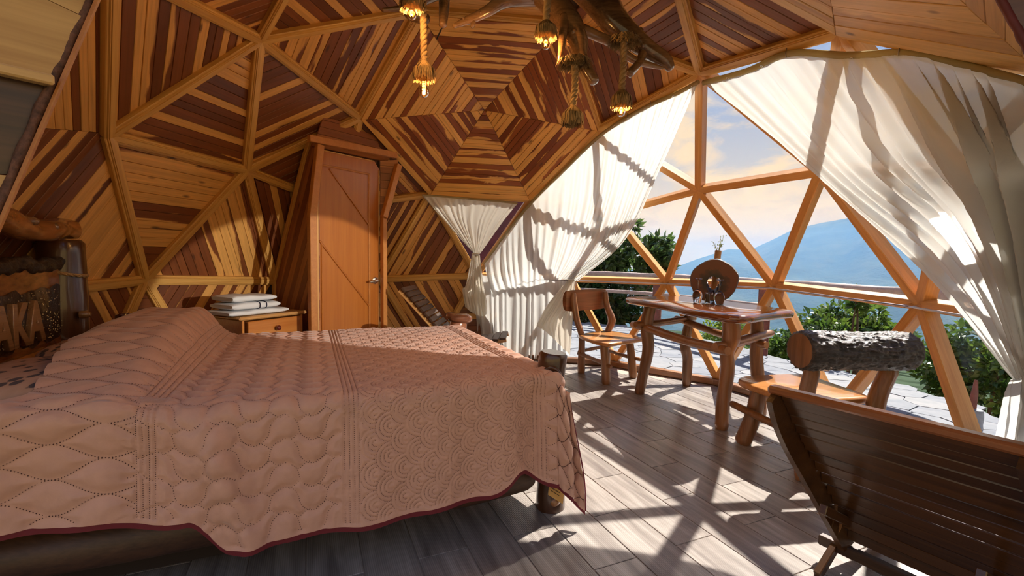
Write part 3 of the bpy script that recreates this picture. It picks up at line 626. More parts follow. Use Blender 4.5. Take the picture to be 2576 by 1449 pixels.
P, R_ = log_pts(ep2(.105, 1.50), ep2(-.08, 1.98), .008, .008, 24, .002, 6); mk('bark_edge', *tube(P, R_, 8, .09, 60, True, 4), M['maroon'], ent, True, 60)
# unseen slab added over the entrance to hold back sky light; ground behind it
po = tag(empty('sky_block'), kind='structure')
v, f = box(3.2, .7, .05, c=(.06, -2.35, 2.55)); mk('sky_block_slab', v, f, M['plank_red'], po)
gr_ = [(-40, -60, -.30), (40, -60, -.30), (40, -1.5, -.30), (3.0, -1.5, -.30), (-3.0, -1.5, -.30), (-3.0, 8, -.30), (-40, 8, -.30)]
tag(mk('ground', gr_, [tuple(range(7))], M['earth']), kind='structure')

# ================================================================ curtains
def cloth(ctrl, nu, nv, npl, a0, a1, a2, seed, sag=0.0):
    """ctrl: list of control curves from header to tie; pleats deepen from a0 (top) over a1 to a2"""
    g = np.random.default_rng(seed)
    cur = [catmull(c, nu) for c in ctrl]
    P = np.array([catmull([c[i] for c in cur], nv) if len(cur) > 2 else np.linspace(cur[0][i], cur[1][i], nv) for i in range(nu)])   # nu,nv,3
    u = np.linspace(0, 1, nu); v = np.linspace(0, 1, nv)
    ph = 2 * np.pi * npl * u + 1.4 * np.sin(2 * np.pi * u * 3.1 + g.uniform(0, 6)) + .9 * np.sin(2 * np.pi * u * 7.3 + g.uniform(0, 6))
    ph2 = 2 * np.pi * npl * .43 * u + g.uniform(0, 6)
    amp = np.interp(v, [0, .12, .5, 1], [a0, (a0 + a1) / 2, a1, a2])
    s = np.sin(ph[:, None] + .8 * np.sin(3 * v[None, :] + 5 * u[:, None])); w = (np.sign(s) * np.abs(s) ** .8) * .75 + .55 * np.sin(ph2[:, None] + 1.6 * v[None, :])
    nrm = np.array(CEN) - P; nrm[..., 2] *= .3; nrm /= np.linalg.norm(nrm, axis=2)[..., None]
    P = P + nrm * (w * amp[None, :])[..., None] + g.normal(0, .0006, P.shape)
    vv = P.reshape(-1, 3); ff = [(i * nv + j, (i + 1) * nv + j, (i + 1) * nv + j + 1, i * nv + j + 1) for i in range(nu - 1) for j in range(nv - 1)]
    return vv, ff
def header(name, curve, parent, r=.018, n=60, sagn=0):
    P = catmull(curve, n); v, f = tube(P, r, 8); 
    return mk(name, v, f, M['header'], parent, True, 80)
def grommets(curve, parent, idx):
    P = catmull(curve, 61)
    for i in idx:
        c = V3(P[i]); nn = (CEN - c).normalized(); c = c + nn * .02
        X = nn.orthogonal().normalized(); Y = nn.cross(X)
        ring = [tuple(c + (X * math.cos(a) + Y * math.sin(a)) * .007) for a in np.linspace(0, 2 * math.pi, 13)]
        mk('grommet', *tube(ring, .0025, 6), M['white_metal'], parent, True)
def hook(p, parent):
    p = V3(p); nn = (CEN - p).normalized()
    mk('hook', *tube(catmull([tuple(p + V3((0, 0, .05))), tuple(p + V3((0, 0, .055)) + nn * .02), tuple(p + nn * .03 + V3((0, 0, .02))), tuple(p + nn * .02 - V3((0, 0, .01)))], 12), .0025, 6), M['steel'], parent, True)

ca = thing('curtain', 'white sheer curtain draped to the tie beside the far chair', 'curtain', (.9, 2.2, 0), 'sheer window curtains')
mk('cloth', *cloth(K['curtain_a'], 260, 60, 26, .004, .028, .014, 1), M['curtain'], ca, True)
header('header', K['curtain_a'][0], ca, .016); grommets(K['curtain_a'][0], ca, (8, 18, 26, 34, 43, 52, 58))
hook(K['curtain_a'][0][5], ca); hook(K['curtain_a'][0][6], ca)
tl = mk('tail', *cloth(K['curtain_tail'], 60, 40, 4, .012, .03, .018, 5), M['curtain_thick'], ca, True)
c = K['curtain_a'][3][6]
ring = [(c[0] + .05 * math.cos(a), c[1] + .05 * math.sin(a), c[2] - .01) for a in np.linspace(0, 2 * math.pi, 20)]
mk('tie', *tube(ring, .010, 8), M['curtain_thick'], ca, True)
cdi = lambda q: tuple(V3(q) + (CEN - V3(q)).normalized() * .06)
mk('tie_cord', *tube([cdi(K['curtain_lower'][0][2]), cdi(c)], .004, 6), M['black'], ca)
cl_ = thing('curtain', 'white curtain falling to the floor below the tie cord', 'curtain', (.4, 2.4, 0), 'sheer window curtains')
mk('cloth', *cloth(K['curtain_lower'], 170, 30, 15, .006, .024, .035, 11), M['curtain'], cl_, True)
cb = thing('curtain', 'white sheer curtain swept aside above the bark-backed chair', 'curtain', (2.3, -.5, 0), 'sheer window curtains')
mk('cloth', *cloth(K['curtain_b'], 300, 80, 19, .005, .028, .016, 21), M['curtain'], cb, True)
header('header', K['curtain_b'][0], cb, .020); grommets(K['curtain_b'][0], cb, (5, 12, 27, 42, 47))
hook(K['curtain_b'][0][2], cb); hook(K['curtain_b'][0][4], cb)
mk('tail', *cloth(K['curtain_btail'], 60, 26, 4, .02, .035, .05, 8), M['curtain'], cb, True)
cs = thing('curtain', 'small cream curtain knotted in the triangular window beside the door', 'curtain', (-.3, 2.4, .0))
mk('cloth', *cloth(K['curtain_small'], 130, 40, 13, .004, .016, .006, 31), M['curtain_thick'], cs, True)
header('header', K['curtain_small'][0], cs, .010)
mk('tail', *cloth(K['curtain_smalltail'], 50, 40, 3, .012, .03, .03, 33), M['curtain_thick'], cs, True)
c = np.mean(K['curtain_small'][2], axis=0); ring = [(c[0] + .035 * math.cos(a), c[1] + .035 * math.sin(a), c[2] - .01) for a in np.linspace(0, 2 * math.pi, 18)]
mk('knot', *tube(ring, .012, 8, .2, 20), M['curtain_thick'], cs, True)
# steel rods along the middle ring of the glazing
def inw(p, d=.05): return p + (CEN - p).normalized() * d + V3((0, 0, .0))
for a, b, lab in (('v22', 'Hm', 'thin steel curtain rod behind the far chair'), ('Hm', 'H', 'thin steel curtain rod behind the wood slice'), ('H', 'H2', 'thin steel curtain rod above the bark-backed chair'), ('H2', 'v78', 'thin steel curtain rod running into the swept curtain')):
    A_, B_ = inw(N[a]), inw(N[b]); rt = thing('curtain_rod', lab, 'curtain rod', tuple((A_ + B_) / 2), 'steel rods on the glazing')
    mk('rod', *tube([A_, B_], .0065, 8), M['steel'], rt, True, 60)
    for p in (A_, B_):
        q = p + ((A_ + B_) / 2 - p).normalized() * .03
        mk('bracket', *tube([q, q - (CEN - q).normalized() * .05], .011, 8), M['white_metal'], rt, True, 60)

# ================================================================ branch chandelier with rope pendants
ch = thing('chandelier', 'varnished driftwood branch chandelier under the dome ceiling', 'chandelier', (.3, -.2, 2.7))
for i, b in enumerate(K['branches']):
    P4 = catmull(b, 10 * len(b)); P4[:, 3] = np.maximum(P4[:, 3] * 1.12, .004)
    P4 = np.vstack([P4[:1], P4, P4[-1:]]); 
    d0 = P4[2, :3] - P4[1, :3]; d1 = P4[-2, :3] - P4[-3, :3]
    P4[0, :3] -= d0 / np.linalg.norm(d0) * P4[0, 3] * .3; P4[-1, :3] += d1 / np.linalg.norm(d1) * P4[-1, 3] * .35; P4[0, 3] *= .6; P4[-1, 3] *= .6
    br_ = mk('branch', *tube(P4[:, :3], P4[:, 3], 16, .035, 7, True, i + 3), M['branch'], ch, True, 70)
    if i in (0, 1, 4):
        g = np.random.default_rng(i)
        for k in range(5):
            j = g.integers(8, len(P4) - 8); rr = P4[j, 3]; a = g.uniform(0, 6.28); pp = P4[j, :3]; tt = P4[j + 1, :3] - pp; tt /= np.linalg.norm(tt)
            u = np.cross(tt, [0, 0, 1]); u /= np.linalg.norm(u); w = np.cross(tt, u); dd = math.cos(a) * u + math.sin(a) * w
            mk('knot', *tube([pp + dd * rr * .7, pp + dd * rr * 1.02, pp + dd * rr * 1.12], [rr * .34, rr * .26, rr * .10], 8), M['branch'], br_, True, 60)
mk('suspension', *tube([K['branches'][10][1][:3], (.45, .0, 2.98)], .02, 8), M['black'], ch, True)
mk('cable', *tube(catmull([tuple(np.array(K['branches'][7][0][:3])), tuple(np.array(K['branches'][7][1][:3]) + [.01, .03, -.02]), tuple(np.array(K['branches'][7][2][:3]) + [-.05, .1, -.03])], 14), .004, 6), M['black'], ch, True)
def rope_mesh(P, r):
    v = []; f = []
    P = catmull(P, 60); T = np.gradient(P, axis=0); T /= np.linalg.norm(T, axis=1)[:, None]
    L = np.concatenate([[0], np.cumsum(np.linalg.norm(np.diff(P, axis=0), axis=1))])
    u = np.cross(T, [1, .2, .1]); u /= np.linalg.norm(u, axis=1)[:, None]; w = np.cross(T, u)
    for s in range(3):
        a = L * 2 * math.pi / .085 + s * 2 * math.pi / 3
        Q = P + r * .55 * (np.cos(a)[:, None] * u + np.sin(a)[:, None] * w)
        vv, ff = tube(Q, r * .62, 7); b = len(v); v += list(vv); f += [tuple(i + b for i in q) for q in ff]
    return v, f
def fray_mesh(c, r0, r1, h, n, seed, up=-1.0):
    g = np.random.default_rng(seed); v = []; f = []; c = np.array(c)
    for i in range(n):
        a = g.uniform(0, 6.28); e = g.uniform(.75, 1.1); k = g.uniform(.3, 1); p0 = c + [r0 * k * math.cos(a), r0 * k * math.sin(a), 0]
        a2 = a + g.normal(0, .25); p2 = c + np.array([r1 * k * math.cos(a2), r1 * k * math.sin(a2), up * h * e]); p1 = (p0 + p2) / 2 + np.array([.3 * r1 * k * math.cos(a), .3 * r1 * k * math.sin(a), 0])
        w = np.array([-math.sin(a), math.cos(a), 0]) * .0022; b = len(v)
        for p in (p0, p1, p2): v += [p - w, p + w]
        f += [(b, b + 1, b + 3, b + 2), (b + 2, b + 3, b + 5, b + 4)]
    return v, f
ROPES = K['ropes']
BULB = {0: ('ST', 'long teardrop'), 1: ('G', 'round'), 2: ('G', 'round'), 4: ('G', 'round')}
LAB = {0: 'rope pendant with long spiral filament bulb in front of the web panel', 1: 'rope pendant with lit bulb, topmost beside the long teardrop pendant', 2: 'rope pendant with lit bulb tied to the branch above the web panel centre',
       3: 'frayed rope tassel without a bulb hanging from the pale branch tip', 4: 'rope pendant with lit bulb on the thick branch near the curtain corner'}
for i, rp in enumerate(ROPES):
    top, bot = np.array(rp[0]), np.array(rp[-1])
    pt = thing('rope_pendant', LAB[i], 'pendant light' if i in BULB else 'rope', tuple(bot - [0, 0, .12]), 'rope pendants on the chandelier')
    mk('rope', *rope_mesh(rp, .017), M['rope'], pt, True)
    if i in (3, 4): mk('frayed_knot', *fray_mesh(top + [0, 0, .03], .012, .10, .055, 800, i + 90), M['fray'], pt)
    mk('binding', *tube([bot + [0, 0, .012], bot - [0, 0, .012]], .017, 12), M['rope'], pt, True, 60)
    mk('tassel', *fray_mesh(bot - [0, 0, .008], .016, .062, .095 if i != 2 else .085, 900, i + 70), M['fray'], pt)
    mk('tassel_core', *lathe([(.012, 0), (.018, -.03), (.022, -.055), (.012, -.06)], 14, bot), M['fray'], pt, True)
    if i in BULB:
        c = bot - [0, 0, .078 if i == 0 else .094]
        sk = mk('socket', *lathe([(.013, .02), (.014, -.012), (.012, -.014)], 14, c), M['black'], pt, True, 50)
        if i == 0: prof = [(.012, -.01), (.013, -.02), (.017, -.04), (.026, -.075), (.028, -.088), (.024, -.103), (.012, -.114), (0.0005, -.117)]
        else: prof = [(.012, -.005), (.014, -.012), (.022, -.024), (.0235, -.036), (.020, -.049), (.011, -.057), (.0005, -.060)]
        mk('bulb', *lathe(prof, 20, c, False), M['bulb'], pt, True)
        if i == 0:
            q = [(c[0] + .009 * math.cos(a), c[1] + .009 * math.sin(a), c[2] - .03 - .05 * a / (12 * math.pi)) for a in np.linspace(0, 12 * math.pi, 120)]
            mk('filament', *tube(q, .0012, 5), M['filament'], pt, True)
        else:
            for s in (-1, 1): mk('filament', *tube([c + np.array([.006 * s, 0, -.016]), c + np.array([.006 * s, 0, -.044])], .0016, 6), M['filament'], pt, True)
        ld = bpy.data.lights.new('bulb_light', 'POINT'); ld.energy = 5.0; ld.color = (1, .62, .28); ld.shadow_soft_size = .008
        lo = bpy.data.objects.new('bulb_light', ld); COL.objects.link(lo); lo.parent = pt; lo.location = V3(c) - V3((0, 0, .075 if i == 0 else .035)) - pt.location

# spotlight on the boarded wall beside the entrance, aimed across the room at the door corner
sl_ = thing('wall_spotlight', 'small black wall spotlight beside the entrance', 'spotlight', (2.10, -1.32, 1.36))
sp0 = V3((2.10, -1.32, 1.36)); sd = (V3((-1.45, 1.02, .52)) - sp0).normalized()
mk('lamp_body', *tube([sp0 - sd * .10, sp0 - sd * .09, sp0 + sd * .0, sp0 + sd * .01], [.02, .04, .045, .045], 18, caps=False), M['black'], sl_, True, 50)
mk('bracket', *tube([sp0 - sd * .06, sp0 - sd * .06 + V3((.10, -.06, .05)), sp0 + V3((.14, -.07, .05))], .010, 8), M['black'], sl_, True)
ld = bpy.data.lights.new('spot_light', 'SPOT'); ld.energy = 3000; ld.color = (1, .93, .82); ld.spot_size = math.radians(27); ld.spot_blend = .12; ld.shadow_soft_size = .012
lo = bpy.data.objects.new('spot_light', ld); COL.objects.link(lo); lo.parent = sl_; lo.rotation_euler = (-sd).to_track_quat('Z', 'Y').to_euler()
# ================================================================ bed
BO = np.array([.27, -.80, 0.]); BL_ = np.array([-.917, -.399, 0.]); BW = np.array([-.399, .917, 0.])
def bp(s, w, z=0.0): return BO + BL_ * s + BW * w + np.array([0, 0, z])
bed = thing('bed', 'rustic log bed with carved headboard and thick round posts', 'bed', tuple(bp(1.1, .75)))
# posts
def bedpost(base, top, r, seed, mat='log', n=14, wob=.035):
    P, R = log_pts(base, top, r * 1.02, r, n, .012, seed); R = R.copy(); R[0] *= 1.2; R[-1] = r * .86; R[-2] = r * .99
    return mk('post', *tube(P, R, 22, wob, 5, True, seed), M[mat], bed, True, 50)
p1 = bedpost((.300, -.705, 0), (.295, -.700, .742), .067, 4)
kn = np.array([.295, -.700, .62]); dk = np.array([-.25, -1, .05]); dk = dk / np.linalg.norm(dk)
uk = np.cross(dk, [0, 0, 1]); uk /= np.linalg.norm(uk); wk = np.cross(uk, dk)
v = []; f = []
for i, (rr, d) in enumerate([(.058, .05), (.060, .066), (.052, .072), (.046, .066), (.03, .064), (.002, .064)]):
    for k in range(20):
        a = 2 * math.pi * k / 20; v.append(kn + dk * d + rr * (math.cos(a) * uk * .9 + math.sin(a) * wk * 1.15))
for i in range(5):
    for k in range(20): f.append((i * 20 + k, i * 20 + (k + 1) % 20, (i + 1) * 20 + (k + 1) % 20, (i + 1) * 20 + k))
mk('knot', v, f, M['log'], p1, True)
kn2 = np.array([.305, -.765, .05]); mk('knot', *tube([kn2 + [0, .03, 0], kn2, kn2 + [-.004, -.02, 0]], [.032, .03, .012], 12), M['log_mid'], p1, True)
p2 = bedpost((-.325, .705, 0), (-.322, .70, .70), .068, 9, 'chair_back')
mk('post_cap', *tube([(-.322, .70, .685), (-.318, .70, .705), (-.312, .698, .725), (-.308, .698, .742), (-.308, .698, .748)], [.07, .09, .096, .088, .06], 20, .08, 20), M['chair_back'], p2, True, 60)
hp1 = tuple(bp(2.26, 1.52)); hp2 = tuple(bp(2.26, .02))
p3 = bedpost(hp1, tuple(np.array(hp1) + [0, 0, 1.235]), .105, 12)
p4 = bedpost(hp2, tuple(np.array(hp2) + [0, 0, 1.235]), .105, 15)
ring = [tuple(np.array(hp1) + [.112 * math.cos(a), .112 * math.sin(a), 1.07 - .03 * math.cos(a - .4)]) for a in np.linspace(0, 2 * math.pi, 40)]
mk('rope_ring', *rope_mesh(ring, .009), M['rope'], p3, True)
pg = bp(2.15, 1.44, .83); mk('peg', *tube([pg, pg - BL_ * .03, pg - BL_ * .045], [.022, .022, .010], 14), M['branch'], bed, True, 50)
# gnarled top log
tlp = [(*bp(2.24, 1.62, 1.300), .052), (*bp(2.25, 1.50, 1.295), .056), (*bp(2.24, 1.36, 1.285), .058), (*bp(2.26, 1.22, 1.275), .055), (*bp(2.25, 1.08, 1.295), .058), (*bp(2.24, .8, 1.33), .06), (*bp(2.26, .4, 1.34), .06), (*bp(2.25, -.05, 1.31), .055)]
P4 = catmull(tlp, 60); tlg = mk('top_log', *tube(P4[:, :3], P4[:, 3], 18, .09, 12, True, 44), M['head_wood'], bed, True, 60)
for s_, (w_, zz, dd) in enumerate([(1.33, 1.300, .045), (1.13, 1.315, .05)]):
    c = bp(2.24, w_, zz); mk('knot', *tube([c, c - BL_ * dd, c - BL_ * (dd + .012)], [.026, .019, .008], 12, .12, 30, True, s_), M['branch'], tlg, True, 60)
# headboard slab with a wavy bark top
hv = []; hf = []; nH = 40; g = np.random.default_rng(3)
for i in range(nH + 1):
    w_ = .06 + 1.40 * i / nH; zt = 1.115 + .012 * math.sin(i * .9) + g.normal(0, .004)
    for a_, z_ in ((2.225, .58), (2.225, zt - .01), (2.235, zt), (2.275, zt), (2.285, zt - .01), (2.285, .58)): hv.append(bp(a_, w_, z_))
for i in range(nH):
    for k in range(6): hf.append((i * 6 + k, i * 6 + (k + 1) % 6, (i + 1) * 6 + (k + 1) % 6, (i + 1) * 6 + k))
hf += [tuple(range(6)), tuple(nH * 6 + k for k in range(6))[::-1]]
hb_ = mk('headboard', hv, hf, M['head_wood'], bed, True, 35)
v, f = tube(catmull([tuple(bp(2.235, w_, 1.105 + .01 * math.sin(w_ * 19))) for w_ in np.linspace(.06, 1.45, 12)], 60), .036, 12, .14, 40, True, 8)
mk('bark_edge', v, f, M['bark'], hb_, True, 60)
M['carved'] = plain('dark_carved_ground', (.035, .014, .009), .3, coat=.6, noise=.5, nscale=90, bump=.7)
cv = []; nC = 30; gg = np.random.default_rng(5)
top_, bot_ = [], []
for i in range(nC + 1):
    w_ = .16 + 1.27 * i / nC; top_.append(bp(2.222, w_, .985 + gg.normal(0, .008))); bot_.append(bp(2.222, w_, .715 + gg.normal(0, .006) + .03 * (i % 5 == 0)))
cv = top_ + bot_; cf = [(i, i + 1, nC + 2 + i, nC + 1 + i) for i in range(nC)]
cp = mk('carved_panel', cv, cf, M['carved'], hb_)
fc = bpy.data.curves.new('carved_letters', 'FONT'); fc.body = 'JAKA'; fc.size = .27; fc.extrude = .012; fc.bevel_depth = .004; fc.space_character = 1.02; fc.offset = .006
fo = bpy.data.objects.new('font_tmp', fc); COL.objects.link(fo); bpy.context.view_layer.update()
lme = bpy.data.meshes.new_from_object(fo.evaluated_get(bpy.context.evaluated_depsgraph_get())); bpy.data.objects.remove(fo); bpy.data.curves.remove(fc)
lme.name = 'carved_letters'; lme.materials.clear(); lme.materials.append(M['branch'])
fo = bpy.data.objects.new('carved_letters', lme); COL.objects.link(fo)
fo.parent = cp; X = V3(BW); Z = V3(-BL_); Y = Z.cross(X); pbase = V3(bp(2.216, .74, .742)) - bed.location
fo.matrix_local = Matrix(((X.x * .74, Y.x, Z.x, pbase.x), (X.y * .74, Y.y, Z.y, pbase.y), (X.z * .74, Y.z, Z.z, pbase.z), (0, 0, 0, 1)))
# studs on the carved ground
sv, sf = [], []
for i in range(260):
    w_, z_ = gg.uniform(.7, 1.42), gg.uniform(.73, .975); c = bp(2.219, w_, z_); b = len(sv)
    for k in range(6): a = k * math.pi / 3; sv.append(c + .0035 * (math.cos(a) * BW + np.array([0, 0, math.sin(a)])))
    sv.append(c - BL_ * .004); sf += [(b + k, b + (k + 1) % 6, b + 6) for k in range(6)]
M['stud'] = plain('bright_gouge_marks', (.30, .22, .15), .2, coat=.8)
so = mk('gouge_marks', sv, sf, M['stud'], hb_); so['kind'] = 'stuff'
# lower slab of the headboard, side rails and foot rail
def railbox(name, s0, w0, s1, w1, z0, z1, th, mat):
    a, b = bp(s0, w0), bp(s1, w1); d = V3(b - a)
    return boxpart(name, (d.length, th, z1 - z0), (V3(a) + V3(b)) / 2 + V3((0, 0, (z0 + z1) / 2)), M[mat], bed, axisx=d, bev=.02)
railbox('lower_board', 2.19, .06, 2.19, 1.46, .52, .70, .07, 'head_wood')
log('side_rail', bp(.06, .07, .20), bp(2.2, .07, .22), .075, .085, 'dark_slat', bed, 14, 12, .02, .04, 21)
log('side_rail', bp(.06, 1.43, .20), bp(2.2, 1.43, .22), .075, .085, 'log_x', bed, 14, 12, .02, .04, 22)
v, f = box(2.05, .02, .40); mkf('underbed_dark_sheet', v, f, frame(bp(1.14, .17, .24), V3(BL_), (0, 0, 1)), M['underbed_shade'], bed)  # dark sheet added to paint the blackness below the hem
log('foot_rail', bp(.03, .06, .24), bp(.03, 1.44, .24), .06, .06, 'log_x', bed, 12, 10, .012, .04, 23)
tgp = [bp(-.005, .02, .10), bp(-.075, .005, .05), bp(-.085, .005, .13), bp(-.01, .02, .18)]
tg = mk('paper_tag', [np.array(p) - BW * .02 for p in tgp], [(0, 1, 2, 3)], M['paper'], bed)
for k in range(4):
    c0 = tgp[3] * (1 - (k + 1) / 6) + tgp[0] * ((k + 1) / 6) - BW * .022; c1 = tgp[2] * (1 - (k + 1) / 6) + tgp[1] * ((k + 1) / 6) - BW * .022
    mk('print_line', *tube([c0 * .85 + c1 * .15, c0 * .3 + c1 * .7], .0012, 4), M['ink'], tg)
# mattress with printed sheet
mt = thing('mattress', 'mattress in a brown leaf-print sheet between headboard and quilt', 'mattress', tuple(bp(1.1, .75, .30)))
v, f = box(2.13, 1.46, .335, bev=.05); X = V3(BL_)
mkf('mattress_body', v, f, frame(bp(1.10, .75, .475), X, (0, 0, 1)), M['sheet'], mt, True, 40)

for k_, (w_, lab_) in enumerate(((.42, 'leaf-print pillow under the quilt, nearer the camera'), (1.10, 'leaf-print pillow under the quilt, beside the far bed post'))):
    pw = thing('pillow', lab_, 'pillow', tuple(bp(1.90, w_, .645)), 'pillows under the quilt')
    nu_, nv2 = 24, 16; v = []; f = []
    for i in range(nv2 + 1):
        ph_ = -math.pi / 2 + math.pi * i / nv2
        for j in range(nu_):
            th_ = 2 * math.pi * j / nu_; cx_ = math.copysign(abs(math.cos(th_)) ** .5, math.cos(th_)); cy_ = math.copysign(abs(math.sin(th_)) ** .5, math.sin(th_)); k = math.cos(ph_) ** .5
            v.append(bp(1.92 + .21 * cx_ * k, w_ + .31 * cy_ * k, .70 + .055 * math.sin(ph_)))
    for i in range(nv2):
        for j in range(nu_): f.append((i * nu_ + j, i * nu_ + (j + 1) % nu_, (i + 1) * nu_ + (j + 1) % nu_, (i + 1) * nu_ + j))
    mk('pillow_case', v, f, M['sheet'], pw, True)

# ---------------------------------------------------------------- quilt
def smooth(x): x = np.clip(x, 0, 1); return x * x * (3 - 2 * x)
ZT = .672
def bump_(a, b):
    side = .22 + .78 * smooth((b + .05) / .85); side = side * (.55 + .45 * smooth((1.53 - b) / .14))
    fall = smooth((a - 1.40) / .20) * (1 - .62 * smooth((a - 1.80) / .28))
    mid = 1 - .10 * np.exp(-((b - .72) / .09) ** 2)
    return .185 * fall * side * mid
def Q(a, b):
    a = np.asarray(a, float); b = np.asarray(b, float)
    da = np.maximum(0, -a); dn = np.maximum(0, -b); df = np.maximum(0, b - 1.5)
    db = dn + df; d = np.hypot(da, db) + 1e-9; r = .065
    arc = np.minimum(d, math.pi / 2 * r); ext = np.maximum(0, d - math.pi / 2 * r)
    outw = r * np.sin(arc / r) + .07 * ext; drop = r * (1 - np.cos(arc / r)) + ext * .99
    ar = 1.335 - .30 * np.minimum(dn, .5)
    hang = smooth(dn / .22)
    ridge = np.exp(-((a - ar) / .052) ** 2); outw = outw + hang * (.055 * ridge - .02 * smooth((a - ar - .04) / .1))
    wave = .016 * np.sin(a * 9 + 1) * smooth(dn / .4) + .012 * np.sin(a * 23 + 2) * smooth(dn / .5)
    outw = outw + wave
    cn = smooth(dn / .15) * np.exp(-((a - .10) / .085) ** 2); outw = outw - .055 * cn; drop = drop - .075 * smooth(dn / .5) * np.exp(-((a - .17) / .085) ** 2)
    outw = outw + .03 * smooth(da / .3) * np.sin(b * 8 + 1)
    ac = np.maximum(a, 0); bc = np.clip(b, 0, 1.5)
    z = ZT + bump_(a, b) - drop
    z = z + .006 * np.sin(a * 7) * np.sin(b * 6 + a * 3) * (d < .02)
    dirs, dirw = -da / d, (-dn + df) / d
    s = ac + dirs * outw; w = bc + dirw * outw
    # near corner: the flap hangs on in the plane of the near side, past the post
    cor = (da > 0) & (dn > 0); wgt = smooth(dn / .10)
    arc2 = np.minimum(dn, math.pi / 2 * r); ext2 = np.maximum(0, dn - math.pi / 2 * r)
    s2 = -da * (.10 + .13 * smooth(dn / .45)); w2 = -(r * np.sin(arc2 / r) + .07 * ext2) - .05 * smooth(dn / .3) * np.sin(da * 9) ** 2
    z2 = ZT - (r * (1 - np.cos(arc2 / r)) + ext2 * .99) - .24 * da * wgt * smooth(dn / .3)
    s = np.where(cor, s * (1 - wgt) + s2 * wgt, s); w = np.where(cor, w * (1 - wgt) + w2 * wgt, w); z = np.where(cor, z * (1 - wgt) + z2 * wgt, z)
    return BO[None] + s.reshape(-1, 1) * BL_[None] + w.reshape(-1, 1) * BW[None] + np.stack([0 * s.ravel(), 0 * s.ravel(), z.ravel()], 1)
def qn(a, b, e=.004):
    ta = Q(a + e, b) - Q(a - e, b); tb = Q(a, b + e) - Q(a, b - e)
    n = np.cross(tb, ta); n /= np.linalg.norm(n, axis=1)[:, None] + 1e-12
    ta /= np.linalg.norm(ta, axis=1)[:, None] + 1e-12
    return n, ta
A0, A1, B1 = -.50, 2.06, 1.78
def amax(b): return 1.80 +   .25 * np.clip(b / 1.5, 0, 1.1) + .31 * smooth(-b / .15)
def nearlen(a): return .515 - .115 * smooth((a - 1.24) / .12)
ST = []     # stitch polylines sampled every few mm: arrays (a, b, kind)
def add_curve(a, b, kind, step=.0085):
    a = np.asarray(a, float); b = np.asarray(b, float)
    L = np.concatenate([[0], np.cumsum(np.hypot(np.diff(a), np.diff(b)))])
    if L[-1] < .01: return
    s = np.arange(0, L[-1], step); aa = np.interp(s, L, a); bb_ = np.interp(s, L, b)
    ok = (aa > A0 + .01) & (aa < amax(bb_) - .01) & (bb_ > -nearlen(aa) + .012) & (bb_ < B1 - .01)
    ST.append(np.stack([aa[ok], bb_[ok], np.full(ok.sum(), kind)], 1))
bbr = np.linspace(-.55, B1, 300)
for base_ in (.045, .83, 1.445):
    for k in range(4): add_curve(np.full(300, base_ + .0165 * k), bbr, 0, .007)
rc = .056; rowd = .056
def circ(i, j): return .10 + rowd * i, -.56 + 2 * rc * j + (rc if i % 2 else 0)
for i in range(-1, 15):
    for j in range(0, 22):
        ca_, cb_ = circ(i, j)
        for rho in (.056, .041, .026, .011):
            th = np.linspace(-1.75, 1.75, 40); pa = ca_ + rho * np.cos(th); pb = cb_ + rho * np.sin(th)
            keep = (pa > .098) & (pa < .826)
            for di in (1, 2, 3):
                for dj in (-1, 0, 1):
                    x_, y_ = circ(i - di, j + dj); keep &= np.hypot(pa - x_, pb - y_) > rc * 1.001
            st = 0
            idx = np.nonzero(keep)[0]
            for seg_ in np.split(idx, np.nonzero(np.diff(idx) > 1)[0] + 1):
                if len(seg_) > 2: add_curve(pa[seg_], pb[seg_], 1, .0058)
for j in range(0, 29):
    b0 = -.56 + .085 * j; aa = np.linspace(.895, 1.44, 220); c_ = np.cos((aa - .895) * 2 * math.pi / .182)
    add_curve(aa, b0 + .050 * np.sign(c_) * np.abs(c_) ** .55, 2)
    c2 = np.cos((aa - .895) * 2 * math.pi / .182 + math.pi)
    for k in range(7):
        ac_ = .895 + .0455 + .091 * k; th = np.linspace(-1, 1, 14); 
        add_curve(ac_ + .034 * th, b0 + .0425 + (.022 * (1 - np.abs(th)) ** 1.6) * (1 if (k + j) % 2 else -1), 2)
for j in range(-1, 44):
    for lo_, hi_ in ((1.50, A1), (A0, .04)):
        aa = np.linspace(lo_, hi_, 120); b0 = -.56 + .055 * j
        add_curve(aa, b0 + .0275 * np.sin((aa - 1.5) * 2 * math.pi / .27 + math.pi * (j % 2)), 3, .0085)
ST = np.concatenate(ST)
kd = kdtree.KDTree(len(ST))
for i, (a_, b_, k_) in enumerate(ST): kd.insert((a_, b_, 0), i)
kd.balance()
na, nb_ = 560, 480
fr_ = np.linspace(0, 1, nb_)[None, :]; Ga = A0 + np.linspace(0, 1, na)[:, None] * (amax(-.5 + fr_ * (B1 + .5)) - A0)
Gb = -nearlen(Ga) + fr_ * (B1 + nearlen(Ga))
ga, gb = Ga.ravel(), Gb.ravel(); P = Q(ga, gb); n_, _ = qn(ga, gb)
HH = {0: (.008, .006), 1: (.0075, .0055), 2: (.011, .014), 3: (.012, .020)}
puff = np.empty(len(ga)); kf = kd.find
for i in range(len(ga)):
    _, j, d = kf((ga[i], gb[i], 0)); h0, s0 = HH[int(ST[j, 2])]; puff[i] = h0 * (1 - math.exp(-(d / s0) ** 2)) - .001
puff += .0022 * np.sin(ga * 61 + 3 * np.sin(gb * 17)) * np.sin(gb * 37 + 2 * np.sin(ga * 13)) * (gb < .05)
P = P + n_ * puff[:, None]
qt = thing('quilt', 'dusty rose stitched quilt with burgundy hem covering the bed', 'quilt', tuple(bp(.9, .7, .3)))
